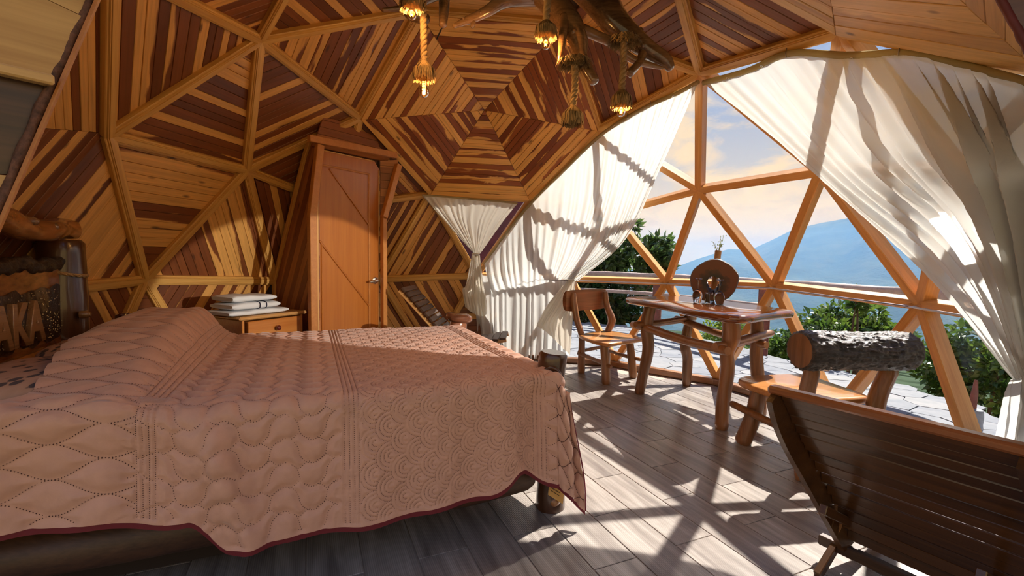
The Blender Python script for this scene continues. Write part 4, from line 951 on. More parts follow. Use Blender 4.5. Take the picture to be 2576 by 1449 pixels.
qf = [(i * nb_ + j, i * nb_ + j + 1, (i + 1) * nb_ + j + 1, (i + 1) * nb_ + j) for i in range(na - 1) for j in range(nb_ - 1)]
mk('quilt_cloth', P, qf, M['quilt'], qt, True)
# stitching dots
sa, sb = ST[:, 0], ST[:, 1]; sp = Q(sa, sb); sn, stt = qn(sa, sb); sb2 = np.cross(sn, stt); sp = sp + sn * .0012
e_s = .0017 + .0005 * (ST[:, 2] == 3)[:, None] - .0003 * (ST[:, 2] == 1)[:, None]
q4 = np.stack([sp + stt * e_s, sp + sb2 * e_s, sp - stt * e_s, sp - sb2 * e_s], 1).reshape(-1, 3)
so = mk('stitching', q4, [(4 * i, 4 * i + 1, 4 * i + 2, 4 * i + 3) for i in range(len(ST))], M['stitch'], qt); so['kind'] = 'stuff'
# burgundy binding along near hem and foot hem
def strip(a, b, da_, db_):
    p0, p1_ = Q(a, b), Q(a + da_, b + db_); nn, _ = qn(a, b)
    v = []; f = []; n = len(a)
    for p, s in ((p0, .005), (p1_, .005), (p1_, -.004), (p0, -.004)): v += list(p + nn * s)
    for k in range(4):
        for i in range(n - 1): f.append((k * n + i, k * n + i + 1, ((k + 1) % 4) * n + i + 1, ((k + 1) % 4) * n + i))
    return v, f
aa = np.linspace(A0, 2.11, 240); mk('hem_binding', *strip(aa, -nearlen(aa), np.zeros(240), np.full(240, -.018)), M['binding'], qt, True, 60)
bb2 = np.linspace(-.515, B1, 200); mk('hem_binding', *strip(np.full(200, A0), bb2, np.full(200, -.018), np.zeros(200)), M['binding'], qt, True, 60)
# ================================================================ nightstand, towels
ns_d = V3((.434, .90, 0)).normalized(); ns_n = V3((.90, -.434, 0)).normalized(); ns_o = V3((-1.90, .51, 0))
def npnt(u, dep, z): return ns_o + ns_d * u - ns_n * dep + V3((0, 0, z))
ns = thing('nightstand', 'orange wooden nightstand with pale top edge between bed and door', 'nightstand', tuple(npnt(.3, .2, 0)))
def nbox(name, u0, u1, d0, d1, z0, z1, mat, parent, bev=.004):
    return boxpart(name, (u1 - u0, d1 - d0, z1 - z0), npnt((u0 + u1) / 2, (d0 + d1) / 2, (z0 + z1) / 2), M[mat], parent, axisx=ns_d, bev=bev)
nbox('top', 0, .595, 0, .40, .685, .712, 'night_edge', ns, .010)
nbox('side_panel', .03, .05, .02, .39, .02, .684, 'night', ns); nbox('side_panel', .545, .565, .02, .39, .02, .684, 'night', ns)
nbox('back_panel', .05, .545, .37, .385, .02, .684, 'night', ns); nbox('bottom_panel', .05, .545, .03, .37, .06, .08, 'night', ns)
dr = nbox('drawer', .072, .540, .012, .36, .49, .672, 'night', ns, .006)
kc = npnt(.31, 0, .60); mk('knob', *tube([kc - ns_n * .014, kc + ns_n * .004, kc + ns_n * .012, kc + ns_n * .022, kc + ns_n * .028], [.010, .012, .021, .019, .006], 16), M['knob'], dr, True, 70)
dr2 = nbox('drawer', .072, .540, .012, .36, .29, .478, 'night', ns, .006)
kc = npnt(.31, 0, .385); mk('knob', *tube([kc - ns_n * .014, kc + ns_n * .004, kc + ns_n * .012, kc + ns_n * .022, kc + ns_n * .028], [.010, .012, .021, .019, .006], 16), M['knob'], dr2, True, 70)
def towel(cu, cd, z0, lu, ld, h, seed, label, stripes=()):
    """a folded towel: rounded slab whose fold shows at the front"""
    t_ = thing('towel', label, 'towel', tuple(npnt(cu, cd, z0)), 'folded towels on the nightstand')
    g = np.random.default_rng(seed); nu, nr = 36, 20; v = []; f = []
    for i in range(nu):
        u = -lu / 2 + lu * i / (nu - 1); e = min(1.0, math.sqrt(max(0, 1 - (abs(2 * i / (nu - 1) - 1)) ** 14)) + .0) ; e = max(e, .55)
        for k in range(nr):
            a = 2 * math.pi * k / nr; ca, sa_ = math.cos(a), math.sin(a)
            yy = math.copysign(abs(ca) ** .35, ca) * ld / 2 * (.985 + .015 * e); zz = math.copysign(abs(sa_) ** .6, sa_) * h / 2 * e
            wav = .004 * math.sin(u * 21 + seed) + .003 * math.sin(u * 47 + seed * 3)
            v.append(npnt(cu + u, cd + yy + wav, z0 + h / 2 + zz * (1 + .06 * math.sin(u * 13 + seed)) + (wav * .5 if sa_ > 0 else 0)))
    for i in range(nu - 1):
        for k in range(nr): f.append((i * nr + k, i * nr + (k + 1) % nr, (i + 1) * nr + (k + 1) % nr, (i + 1) * nr + k))
    f += [tuple(range(nr)), tuple((nu - 1) * nr + k for k in range(nr))[::-1]]
    mk('towel_cloth', v, f, M['towel'], t_, True, 70)
    for su in stripes:
        ring = [npnt(cu + su, cd + math.copysign(abs(math.cos(a)) ** .35, math.cos(a)) * (ld / 2 + .003), z0 + h / 2 + math.copysign(abs(math.sin(a)) ** .6, math.sin(a)) * (h / 2 + .0025)) for a in np.linspace(0, 2 * math.pi, 60)]
        mk('stripe', *tube(ring, .0035, 6), M['towel_line'], t_, True)
    return t_
towel(.20, .19, .713, .50, .30, .042, 1, 'white folded towel, bottom of the stack on the nightstand')
towel(.175, .18, .760, .40, .27, .052, 2, 'white folded towel with two navy stripes in the stack', (.02, .075))
towel(.165, .18, .818, .36, .26, .048, 3, 'white rumpled folded towel on top of the stack')

# dark red cup on a stool behind the bed head
st = thing('bedside_stool', 'plain wooden bedside stool hidden behind the bed post', 'stool', (-2.30, .02, 0))
mk('seat', *lathe([(.11, .655), (.12, .665), (.12, .69), (.11, .70)], 20, (-2.30, .02, 0)), M['log_mid'], st, True, 40)
for k in range(3):
    a = k * 2.094; log('leg', (-2.30 + .10 * math.cos(a), .02 + .10 * math.sin(a), 0), (-2.30 + .07 * math.cos(a), .02 + .07 * math.sin(a), .66), .018, .018, 'log_mid', st, 8, 4, .002, .02, k)
cu = thing('lacquer_cup', 'dark red lacquered round box behind the bed post', 'box', (-2.30, .02, .70))
mk('cup_body', *lathe([(.068, .001), (.073, .01), (.073, .085), (.069, .09), (.065, .085), (.065, .02), (.001, .018)], 24, (-2.30, .02, .70)), M['lamp_red'], cu, True, 40)

# ================================================================ dining table
tb = thing('dining_table', 'glossy red-brown slab table on four crooked log legs', 'table', (1.62, .85, 0))
TT = [(1.13, 1.33), (1.21, 1.06), (1.30, .74), (1.36, .40), (1.43, .16), (1.50, .06), (1.60, .06), (1.78, .20), (1.98, .34), (2.10, .42), (2.13, .52), (2.09, .72), (2.03, 1.00), (1.95, 1.30), (1.86, 1.55), (1.77, 1.68), (1.66, 1.70), (1.46, 1.60), (1.24, 1.48), (1.15, 1.42)]
TP = catmull(TT + TT[:1], 72)[:-1]
ta = V3((.31, -.95, 0)).normalized()
v, f = prism([(p[0], p[1]) for p in TP], .795, .848, .018)
fr = frame((1.62, .88, .82), ta, (0, 0, 1)); inv = fr.inverted(); v = [inv @ V3(p) for p in v]
mkf('table_top', v, f, fr, M['table'], tb, True, 50)
def crook(name, pts, rad, mat, parent, seed, seg=14, wob=.05):
    P = catmull([(*p, r) for p, r in zip(pts, rad)], 7 * len(pts)); R = P[:, 3].copy(); R[0] *= .86; R[-1] *= .86
    return mk(name, *tube(P[:, :3], R, seg, wob, 7, True, seed), M[mat], parent, True, 55)
crook('leg', [(1.246, 1.215, 0), (1.275, 1.205, .2), (1.305, 1.19, .42), (1.285, 1.20, .62), (1.31, 1.20, .797)], [.045, .047, .052, .053, .05], 'log_mid', tb, 1)
crook('leg', [(1.600, .365, 0), (1.605, .37, .2), (1.625, .37, .42), (1.62, .38, .55), (1.645, .375, .66), (1.63, .37, .797)], [.046, .046, .048, .05, .062, .056], 'log_mid', tb, 2)
crook('leg', [(1.781, 1.514, 0), (1.775, 1.50, .25), (1.74, 1.49, .4), (1.765, 1.49, .6), (1.75, 1.48, .797)], [.04, .042, .045, .043, .045], 'log_mid', tb, 3)
crook('leg', [(2.06, .70, 0), (2.03, .71, .25), (2.00, .70, .5), (1.985, .69, .797)], [.048, .048, .047, .046], 'log_mid', tb, 4)
def stretch(pts, r, seed): 
    return crook('stretcher', pts, [r * .95, r, r, r * .95], 'log_x', tb, seed, 12, .04)
stretch([(1.21, 1.38, .60), (1.30, 1.10, .595), (1.44, .68, .575), (1.56, .24, .585)], .036, 5)
stretch([(1.50, .31, .60), (1.68, .42, .605), (1.90, .58, .625), (2.14, .76, .635)], .034, 6)
stretch([(1.69, 1.62, .635), (1.80, 1.32, .60), (1.90, 1.02, .57), (2.02, .60, .565)], .032, 7)
stretch([(1.17, 1.14, .63), (1.34, 1.24, .625), (1.56, 1.38, .635), (1.84, 1.54, .65)], .032, 8)

# wood slice with hollow core, standing on the table
sl = thing('wood_slice', 'upright round tree slice with dark hollow core on the table', 'decoration', (1.80, 1.06, .848))
sx_ = V3((.906, -.423, 0)); sn_ = V3((-.423, -.906, 0)); sc_ = V3((1.80, 1.06, 1.029))
g = np.random.default_rng(12); ns_ = 72; th = np.linspace(0, 2 * math.pi, ns_, endpoint=False)
ro = .183 * (1 + .025 * np.sin(2 * th + 1) + .02 * np.sin(5 * th) + g.normal(0, .008, ns_)); ro = np.where(np.sin(th) < -.9, .172 / np.abs(np.sin(th)), ro)
ri = 1 / np.sqrt((np.cos(th) / .050) ** 2 + (np.sin(th) / .088) ** 2) * (1 + .16 * np.sin(2 * th + 1.2) + .10 * np.sin(3 * th + .5) + g.normal(0, .04, ns_))
def ringv(r, off, dz=-.032): return [sc_ + sx_ * (r[i] * math.cos(th[i])) + V3((0, 0, r[i] * math.sin(th[i]) + (dz if r is ri else 0))) + sn_ * off for i in range(ns_)]
rows = [ringv(ro * .97, .032), ringv(ri, .032), ringv(ri * .92, -.032), ringv(ro * .97, -.032)]
v = [p for r in rows for p in r]; f = [(a * ns_ + i, a * ns_ + (i + 1) % ns_, ((a + 1) % 4) * ns_ + (i + 1) % ns_, ((a + 1) % 4) * ns_ + i) for a in range(4) for i in range(ns_)]
M['slice'] = None
m, t = new_mat('tree_slice_rings'); co = t.add('ShaderNodeTexCoord').outputs['Object']; x, y, z = t.sep(co)
zz = t.math('SUBTRACT', z, .17); rad_ = t.math('SQRT', t.math('ADD', t.math('ADD', t.math('MULTIPLY', x, x), t.math('MULTIPLY', y, y)), t.math('MULTIPLY', zz, zz)))
nn_ = t.noise(co, 14, 4, .6); q_ = t.math('ADD', t.math('MULTIPLY', rad_, 5.2), t.math('MULTIPLY', nn_, .75))
c = t.ramp(q_, [(.62, (.008, .004, .002)), (.80, (.03, .010, .005)), (.95, (.075, .022, .007)), (1.25, (.12, .032, .009))])
finish(t, principled(t, c, .38, None, .4, .1)); M['slice'] = m
mk('slice_body', v, f, M['slice'], sl, True, 40)
rows = [ringv(ro * .972, .033), ringv(ro, .026), ringv(ro * 1.015, 0), ringv(ro, -.026), ringv(ro * .972, -.033)]
v = [p for r in rows for p in r]; f = [(a * ns_ + i, a * ns_ + (i + 1) % ns_, (a + 1) * ns_ + (i + 1) % ns_, (a + 1) * ns_ + i) for a in range(4) for i in range(ns_)]
mk('bark_rim', v, f, M['bark'], sl, True, 30)
# bamboo vase behind the slice
M['bamboo'] = wood('brown_bamboo', (.24, .11, .04), (.42, .21, .08), 'Z', 1, .35)
bv = thing('bamboo_vase', 'tall bamboo tube vase with green sprigs rising behind the wood slice', 'vase', (1.835, 1.135, .848))
lean = V3((.035, .01, 0)); vb = V3((1.828, 1.135, .85))
mk('tube_body', *tube([vb, vb + lean * .4 + V3((0, 0, .16)), vb + lean * .4 + V3((0, 0, .165)), vb + lean * .42 + V3((0, 0, .17)), vb + lean + V3((0, 0, .435)), vb + lean + V3((0, 0, .436)), vb + lean * .9 + V3((0, 0, .40))], [.026, .026, .028, .026, .027, .023, .022], 20), M['bamboo'], bv, True, 45)
M['sprig'] = plain('yellow_green_sprig', (.20, .26, .04), .6)
M['sprig_leaf'] = plain('small_yellow_green_leaf', (.30, .36, .06), .6)
g = np.random.default_rng(4)
for k in range(7):
    a = g.uniform(0, 6.28); tip = vb + lean + V3((.05 * math.cos(a) * g.uniform(.3, 1), .05 * math.sin(a), g.uniform(.49, .57)))
    stp = catmull([tuple(vb + lean + V3((0, 0, .41))), tuple((vb + lean + V3((0, 0, .45)) + tip) / 2 + V3((.01 * math.cos(a), .01 * math.sin(a), 0))), tuple(tip)], 8)
    sp_ = mk('sprig', *tube(stp, .0016, 5), M['sprig'], bv, True)
    lv, lf = [], []
    for j in range(9):
        p = V3(stp[2 + j % 6]) + V3(g.normal(0, .010, 3)); d1 = V3(g.normal(0, 1, 3)).normalized() * .007; d2 = V3(g.normal(0, 1, 3)).normalized() * .005; b = len(lv)
        lv += [p - d1, p + d2, p + d1, p - d2]; lf.append((b, b + 1, b + 2, b + 3))
    mk('leaves', lv, lf, M['sprig_leaf'], sp_)
# glasses turned upside down
def goblet(x, y, label, s=1.12):
    gl = thing('wine_glass', label, 'wine glass', (x, y, .849), 'upturned wine glasses')
    mk('bowl', *lathe([(s * a_, s * b_) for a_, b_ in [(.026, .0), (.031, .02), (.036, .045), (.034, .065), (.024, .085), (.008, .095), (.0045, .098)]], 28, (x, y, .849), False), M['glass'], gl, True)
    mk('stem', *lathe([(s * a_, s * b_) for a_, b_ in [(.0045, .096), (.0038, .12), (.0042, .16), (.010, .168)]], 16, (x, y, .849), False), M['glass'], gl, True)
    mk('foot', *lathe([(s * a_, s * b_) for a_, b_ in [(.010, .168), (.028, .174), (.033, .176), (.033, .178), (.001, .179)]], 28, (x, y, .849)), M['glass'], gl, True, 60)
goblet(1.628, .965, 'upturned wine glass at the slice edge nearer the far chair'); goblet(1.735, .800, 'upturned wine glass at the slice edge nearer the bark-backed chair')
sg = thing('tumbler', 'small upturned clear tumbler between the two wine glasses', 'glass', (1.672, .870, .849))
mk('glass_wall', *lathe([(.021, 0), (.0215, .002), (.017, .088), (.015, .090), (.001, .090), (.001, .082), (.014, .080), (.0185, .003)], 24, (1.672, .870, .849), False), M['glass'], sg, True, 40)

# ================================================================ log chairs
def seat_poly(pts, name, z0, z1, parent, ax):
    P = catmull(pts + pts[:1], 48)[:-1]; c = np.mean(pts, axis=0); fr = frame((c[0], c[1], (z0 + z1) / 2), ax, (0, 0, 1)); inv = fr.inverted()
    v, f = prism([(p[0], p[1]) for p in P], z0, z1, .014); v = [inv @ V3(p) for p in v]
    return mkf(name, v, f, fr, M['seat'], parent, True, 50)
c1 = thing('log_chair', 'small log chair with dark half-log backrest at the far table end', 'chair', (1.09, 1.86, 0), 'rustic log chairs')
A_, B_, C_, D_ = (.835, 1.945), (1.012, 1.517), (1.336, 1.78), (1.13, 2.19)
seat_poly([(.79, 1.90), (.85, 1.66), (.95, 1.46), (1.02, 1.43), (1.16, 1.54), (1.36, 1.70), (1.43, 1.78), (1.40, 1.87), (1.28, 2.08), (1.17, 2.22), (1.08, 2.20), (.88, 2.02)], 'seat', .372, .412, c1, (.4, -.9, 0))
crook('leg', [(B_[0], B_[1], 0), (1.00, 1.53, .2), (.985, 1.54, .374)], [.043, .042, .04], 'log_mid', c1, 11)
crook('leg', [(C_[0], C_[1], 0), (1.32, 1.79, .2), (1.29, 1.79, .374)], [.040, .039, .038], 'log_mid', c1, 12)
crook('back_post', [(A_[0], A_[1], 0), (.832, 1.94, .22), (.825, 1.93, .40), (.775, 1.95, .56), (.745, 1.97, .72), (.735, 1.99, .835)], [.037, .036, .036, .033, .032, .028], 'log_mid', c1, 13)
crook('back_post', [(D_[0] + .03, D_[1] - .02, 0), (D_[0] + .02, D_[1], .22), (D_[0] + .03, D_[1] + .01, .41), (D_[0] + .065, D_[1] + .02, .53), (D_[0] + .02, D_[1] + .06, .68), (D_[0] - .01, D_[1] + .07, .84)], [.036, .036, .036, .042, .033, .030], 'log_mid', c1, 14)
bx = V3((D_[0] - A_[0] + .08, D_[1] - A_[1] + .06, 0)); bxn = bx.normalized(); byn = V3((-bxn.y, bxn.x, 0)); byn = byn if byn.y > 0 else -byn
cb_ = V3(((.735 + D_[0]) / 2 + .01, (1.99 + D_[1] + .07) / 2, .755)) + byn * .045 - bxn * .03
hl = []
for k in range(13):
    a = math.pi * k / 12 - math.pi / 2; hl.append((.055 * math.cos(a) * 1.0, .112 * math.sin(a)))
Lh = .315; nv_ = len(hl); v = []; f = []
for i, xx in enumerate(np.linspace(-Lh, Lh, 9)):
    e = 1.0 if 0 < i < 8 else .93
    for y_, z_ in hl: v.append(cb_ + bxn * xx + byn * (y_ * e - .015) + V3((0, 0, z_ * e)))
for i in range(8):
    for k in range(nv_): f.append((i * nv_ + k, i * nv_ + (k + 1) % nv_, (i + 1) * nv_ + (k + 1) % nv_, (i + 1) * nv_ + k))
f += [tuple(range(nv_))[::-1], tuple(8 * nv_ + k for k in range(nv_))]
fr = frame(cb_, bxn, (0, 0, 1)); mkf('backrest', [fr.inverted() @ p for p in v], f, fr, M['chair_back'], c1, True, 40)
log('stretcher', (A_[0] - .03, A_[1] + .03, .20), (B_[0] + .03, B_[1] - .07, .185), .020, .020, 'log_x', c1, 10, 6, .006, .03, 31)
log('stretcher', (D_[0] - .03, D_[1] + .05, .21), (C_[0] + .05, C_[1] - .08, .20), .020, .020, 'log_x', c1, 10, 6, .006, .03, 32)
log('stretcher', (A_[0] - .04, A_[1] - .03, .235), (D_[0] + .06, D_[1] + .04, .235), .018, .018, 'log_x', c1, 10, 6, .006, .03, 33)

c2_ = thing('log_chair', 'log chair with thick bark-covered log backrest near the slatted chair', 'chair', (1.92, -.02, 0), 'rustic log chairs')
seat_poly([(1.585, .06), (1.62, -.06), (1.70, -.26), (1.76, -.29), (1.95, -.27), (2.16, -.22), (2.20, -.17), (2.19, .02), (2.16, .26), (2.10, .33), (1.90, .30), (1.68, .24), (1.60, .16)], 'seat', .375, .418, c2_, (.99, .14, 0))
crook('leg', [(1.625, .105, 0), (1.665, .09, .18), (1.70, .075, .377)], [.052, .05, .047], 'log_mid', c2_, 41)
crook('leg', [(2.14, .27, 0), (2.11, .23, .2), (2.09, .20, .377)], [.048, .047, .046], 'log_mid', c2_, 42)
crook('back_post', [(1.70, -.40, 0), (1.71, -.37, .2), (1.725, -.345, .42), (1.725, -.385, .62)], [.040, .041, .041, .040], 'log_mid', c2_, 43)
crook('back_post', [(2.13, -.34, 0), (2.145, -.31, .2), (2.17, -.28, .42), (2.195, -.33, .62)], [.046, .046, .046, .044], 'log_mid', c2_, 44)
la, lb_ = np.array((1.625, -.425, .722)), np.array((2.27, -.345, .715))
nJ, nK = 120, 110
sn = np.linspace(0, 1, nJ); P = la + (lb_ - la) * sn[:, None]; R_ = .101 * (1 + .02 * np.sin(sn * 9)); R_[0] *= .90; R_[-1] *= .88; R_[-2] *= .97
v, f = tube(P, R_, nK, 0, 1, False); v = np.array(v); g = np.random.default_rng(77)
ax = (lb_ - la) / np.linalg.norm(lb_ - la)
def vnoise(na_, nk_):
    G = g.uniform(0, 1, (na_ + 2, nk_)); o = np.zeros((nJ, nK))
    for j in range(nJ):
        fj = j / nJ * na_; j0 = int(fj); uj = smooth(np.array(fj - j0))
        fk = np.arange(nK) / nK * nk_ + .6 * math.sin(j * .13); k0 = np.floor(fk).astype(int); uk_ = smooth(fk - k0)
        r0 = G[j0][k0 % nk_] * (1 - uk_) + G[j0][(k0 + 1) % nk_] * uk_; r1 = G[j0 + 1][k0 % nk_] * (1 - uk_) + G[j0 + 1][(k0 + 1) % nk_] * uk_; o[j] = r0 * (1 - uj) + r1 * uj
    return o
hgt = (1 - np.abs(2 * vnoise(13, 34) - 1)) * .6 + (1 - np.abs(2 * vnoise(26, 55) - 1)) * .35 + vnoise(60, 70) * .2
hgt[0] = hgt[-1] = .5
for j in range(1, nJ - 1):
    d = v[j * nK:(j + 1) * nK] - P[j]; v[j * nK:(j + 1) * nK] = P[j] + d * (1 + .17 * (hgt[j] - .6))[:, None]
fr = frame((la + lb_) / 2, ax, (0, 0, 1)); bkl = mkf('backrest_log', [fr.inverted() @ V3(p) for p in v], f, fr, M['bark'], c2_, True, 35)
for e_, P0, s_ in (('a', P[0], -1), ('b', P[-1], 1)):
    rr = (R_[0] if s_ < 0 else R_[-1]); u = np.cross(ax, [0, 0, 1]); u /= np.linalg.norm(u); w = np.cross(u, ax); n_e = 40
    vv = [P0 + rr * (math.cos(a) * u + math.sin(a) * w) for a in np.linspace(0, 2 * math.pi, n_e, endpoint=False)] + [P0 + ax * s_ * .006]
    mk('log_end', vv, [(k, (k + 1) % n_e, n_e) for k in range(n_e)], M['log_mid'], bkl)
log('stretcher', (1.56, .16, .245), (1.80, -.42, .20), .024, .022, 'log_x', c2_, 10, 6, .004, .03, 45)
log('stretcher', (2.19, .34, .24), (2.15, -.40, .22), .024, .022, 'log_x', c2_, 10, 6, .004, .03, 46)

# ================================================================ slatted lounge chair in the foreground, seen from behind
fc_ = thing('lounge_chair', 'dark slatted wooden lounge chair turned to the window, cut by the frame', 'chair', (1.45, -1.3, 0))
r_ = V3((.54, -.84, 0)).normalized(); fwd_ = V3((.84, .54, 0)).normalized()
lr = [V3((1.080, -1.150, .705)), V3((1.135, -1.115, .62)), V3((1.200, -1.085, .52)), V3((1.265, -1.070, .42)), V3((1.325, -1.075, .31)), V3((1.375, -1.095, .20)), V3((1.410, -1.120, .10))]
wd = [.66, .675, .69, .70, .69, .67, .64]
rr_ = [p + r_ * w for p, w in zip(lr, wd)]
def flat_rail(name, pts, mat, side, depth=.085, th=.022):
    """board on edge following pts; depth goes towards the rear (camera side), th along r_"""
    P = catmull([tuple(p) for p in pts], 26); T = np.gradient(P, axis=0); v = []; f = []
    for i, p in enumerate(P):
        tt = V3(T[i]).normalized(); nb__ = tt.cross(r_).normalized()
        if nb__.dot(fwd_) > 0: nb__ = -nb__
        dd = depth * (1 - .25 * abs(2 * i / 25 - 1) ** 3); p = V3(p)
        for a, b in ((0, 0), (th, 0), (th, dd), (0, dd)): v.append(p + r_ * (a * side) + nb__ * (b - .02))
    n = len(P)
    for i in range(n - 1):
        for k in range(4): f.append((i * 4 + k, i * 4 + (k + 1) % 4, (i + 1) * 4 + (k + 1) % 4, (i + 1) * 4 + k))
    f += [(0, 1, 2, 3), ((n - 1) * 4, (n - 1) * 4 + 1, (n - 1) * 4 + 2, (n - 1) * 4 + 3)]
    return mk(name, v, f, M[mat], fc_)
flat_rail('back_rail', lr, 'slat_chair', 1, .105); flat_rail('back_rail', rr_, 'slat_chair', -1, .105)
LPn = catmull([tuple(p) for p in lr], 60); RPn = catmull([tuple(p) for p in rr_], 60)
for k in range(15):
    j = int(2 + k * 57 / 15); a, b = V3(LPn[j]), V3(RPn[j]); j2 = min(59, j + 2); tt = (V3(LPn[j2]) - a).normalized(); nb__ = tt.cross(r_).normalized(); nb__ = -nb__ if nb__.dot(fwd_) > 0 else nb__
    mid = (a + b) / 2 - nb__ * .004
    boxpart('slat', ((b - a).length - .05, .0425, .016), mid, M['slat_chair'], fc_, axisx=(b - a), up=(nb__ + tt * -.12), bev=.003)
a, b = V3(LPn[0]) - r_ * .012 + V3((0, 0, .004)), V3(RPn[0]) + r_ * .012 + V3((0, 0, .004))
boxpart('top_rail', ((b - a).length, .05, .030), (a + b) / 2, M['slat_edge'], fc_, axisx=(b - a), up=(0, 0, 1), bev=.008)
for k in range(9):   # seat slats going away towards the window
    c = (lr[4] + rr_[4]) / 2 + fwd_ * (.05 + .058 * k) + V3((0, 0, -.02 + .012 * k)); boxpart('slat', (.50, .045, .016), c, M['slat_chair'], fc_, axisx=r_, up=(0, 0, 1), bev=.003)
for s_, base_ in ((.06, lr[4]), (.47, lr[4])):
    o_ = base_ + r_ * s_
    boxpart('leg', (.62, .035, .025), o_ + fwd_ * .16 + V3((0, 0, -.16)), M['slat_chair'], fc_, axisx=fwd_ * .8 + V3((0, 0, .42)), up=r_, bev=.003)
    boxpart('leg', (.62, .035, .025), o_ + fwd_ * .10 + r_ * .03 + V3((0, 0, -.155)), M['slat_chair'], fc_, axisx=fwd_ * .8 - V3((0, 0, .42)), up=r_, bev=.003)
c0_ = lr[6] - fwd_ * .02; boxpart('cross_bar', (.56, .035, .04), c0_ + r_ * .20 + V3((0, 0, -.02)), M['dark_slat'], fc_, axisx=r_, up=(0, 0, 1), bev=.004)

# ================================================================ small folding slat chair beyond the bed
sc2 = thing('folding_chair', 'small dark slatted folding chair between bed and curtain', 'chair', (-.35, 1.5, 0))
bk0, bk1 = V3((-.90, 1.52, .905)), V3((-.40, 1.50, .37)); st0, st1 = V3((-.42, 1.50, .37)), V3((.055, 1.60, .445)); wv = V3((.05, 1, 0)).normalized()
for s_ in (-.17, .17):
    strut_box('back_strip', bk0 + wv * s_ - V3((.03, 0, .03)), bk1 + wv * s_ - V3((.03, 0, .03)), .03, .02, 'night_edge', sc2, wv)
    strut_box('seat_strip', st0 + wv * s_ - V3((0, 0, .02)), st1 + wv * s_ - V3((0, 0, .02)), .04, .02, 'seat', sc2, wv)
for k in range(12):
    c = bk0 + (bk1 - bk0) * ((k + .5) / 12); boxpart('slat', (.42, .048, .022), c, M['dark_slat'], sc2, axisx=wv, up=(bk1 - bk0).cross(wv), bev=.003)
for k in range(7):
    c = st0 + (st1 - st0) * ((k + .5) / 7); boxpart('slat', (.42, .058, .020), c, M['dark_slat'], sc2, axisx=wv, up=(0, 0, 1), bev=.003)
for s_ in (-.2, .2):
    strut_box('leg', V3((-.62, 1.5, 0)) + wv * s_, V3((-.06, 1.52, .42)) + wv * s_, .035, .02, 'dark_slat', sc2, wv)
    strut_box('leg', V3((-.04, 1.5, 0)) + wv * s_ * .85, V3((-.46, 1.5, .44)) + wv * s_ * .85, .035, .02, 'dark_slat', sc2, wv)
# ================================================================ outdoors: terrace, railing, shrubs, hills, haze
ter = tag(empty('terrace_floor'), kind='structure')
EDGE = [(-2.2, 7.2), (-.5, 6.8), (1.4, 6.25), (2.75, 5.25), (3.40, 4.05), (3.62, 3.1), (3.98, 2.25), (4.14, 1.44), (4.08, .57), (4.3, -1.0), (4.2, -3.0)]
inner = [(2.60 * math.cos(a), 2.60 * math.sin(a)) for a in np.radians(np.linspace(-50, 115, 30))]
ring_o = catmull(EDGE, 30)[::-1]
v = [(*p, -.045) for p in inner] + [(p[0], p[1], -.045) for p in ring_o] + [(*p, -.25) for p in inner] + [(p[0], p[1], -.25) for p in ring_o]
f = [(i, i + 1, 31 + i, 30 + i)[::-1] for i in range(29)] + [(30 + i, 31 + i, 91 + i, 90 + i) for i in range(29)]
M['mortar'] = plain('grey_mortar', (.14, .15, .165), .9, noise=.15)
mk('mortar_bed', v, f, M['mortar'], ter)
m, t = new_mat('grey_flagstone'); oi = t.add('ShaderNodeObjectInfo').outputs['Random']; co = t.add('ShaderNodeTexCoord').outputs['Object']
c = t.mix(.5, t.ramp(oi, [(0, (.15, .165, .20)), (.5, (.22, .23, .25)), (1, (.29, .285, .28))]), t.ramp(t.noise(co, 9, 5, .6), [(.3, (.15, .165, .185)), (.7, (.27, .27, .27))]))
finish(t, principled(t, c, .9, t.bump(t.noise(co, 30, 4), .2, .004), .12)); M['flag'] = m
g = np.random.default_rng(31); cells = []
for i in range(-14, 14):
    for j in range(-12, 26):
        cells.append((i * .30 + (.15 if j % 2 else 0) + g.uniform(-.10, .10) + 1.2, j * .27 + g.uniform(-.09, .09) + .4))
cells = np.array(cells)
pe = np.array(ring_o)[::-1]
def inside(p):
    r = math.hypot(*p)
    if r < 2.62: return False
    # left of the outer edge polyline
    k = np.argmin(np.hypot(pe[:, 0] - p[0], pe[:, 1] - p[1])); e = pe[k]; return math.hypot(*p) < math.hypot(*e) - .02
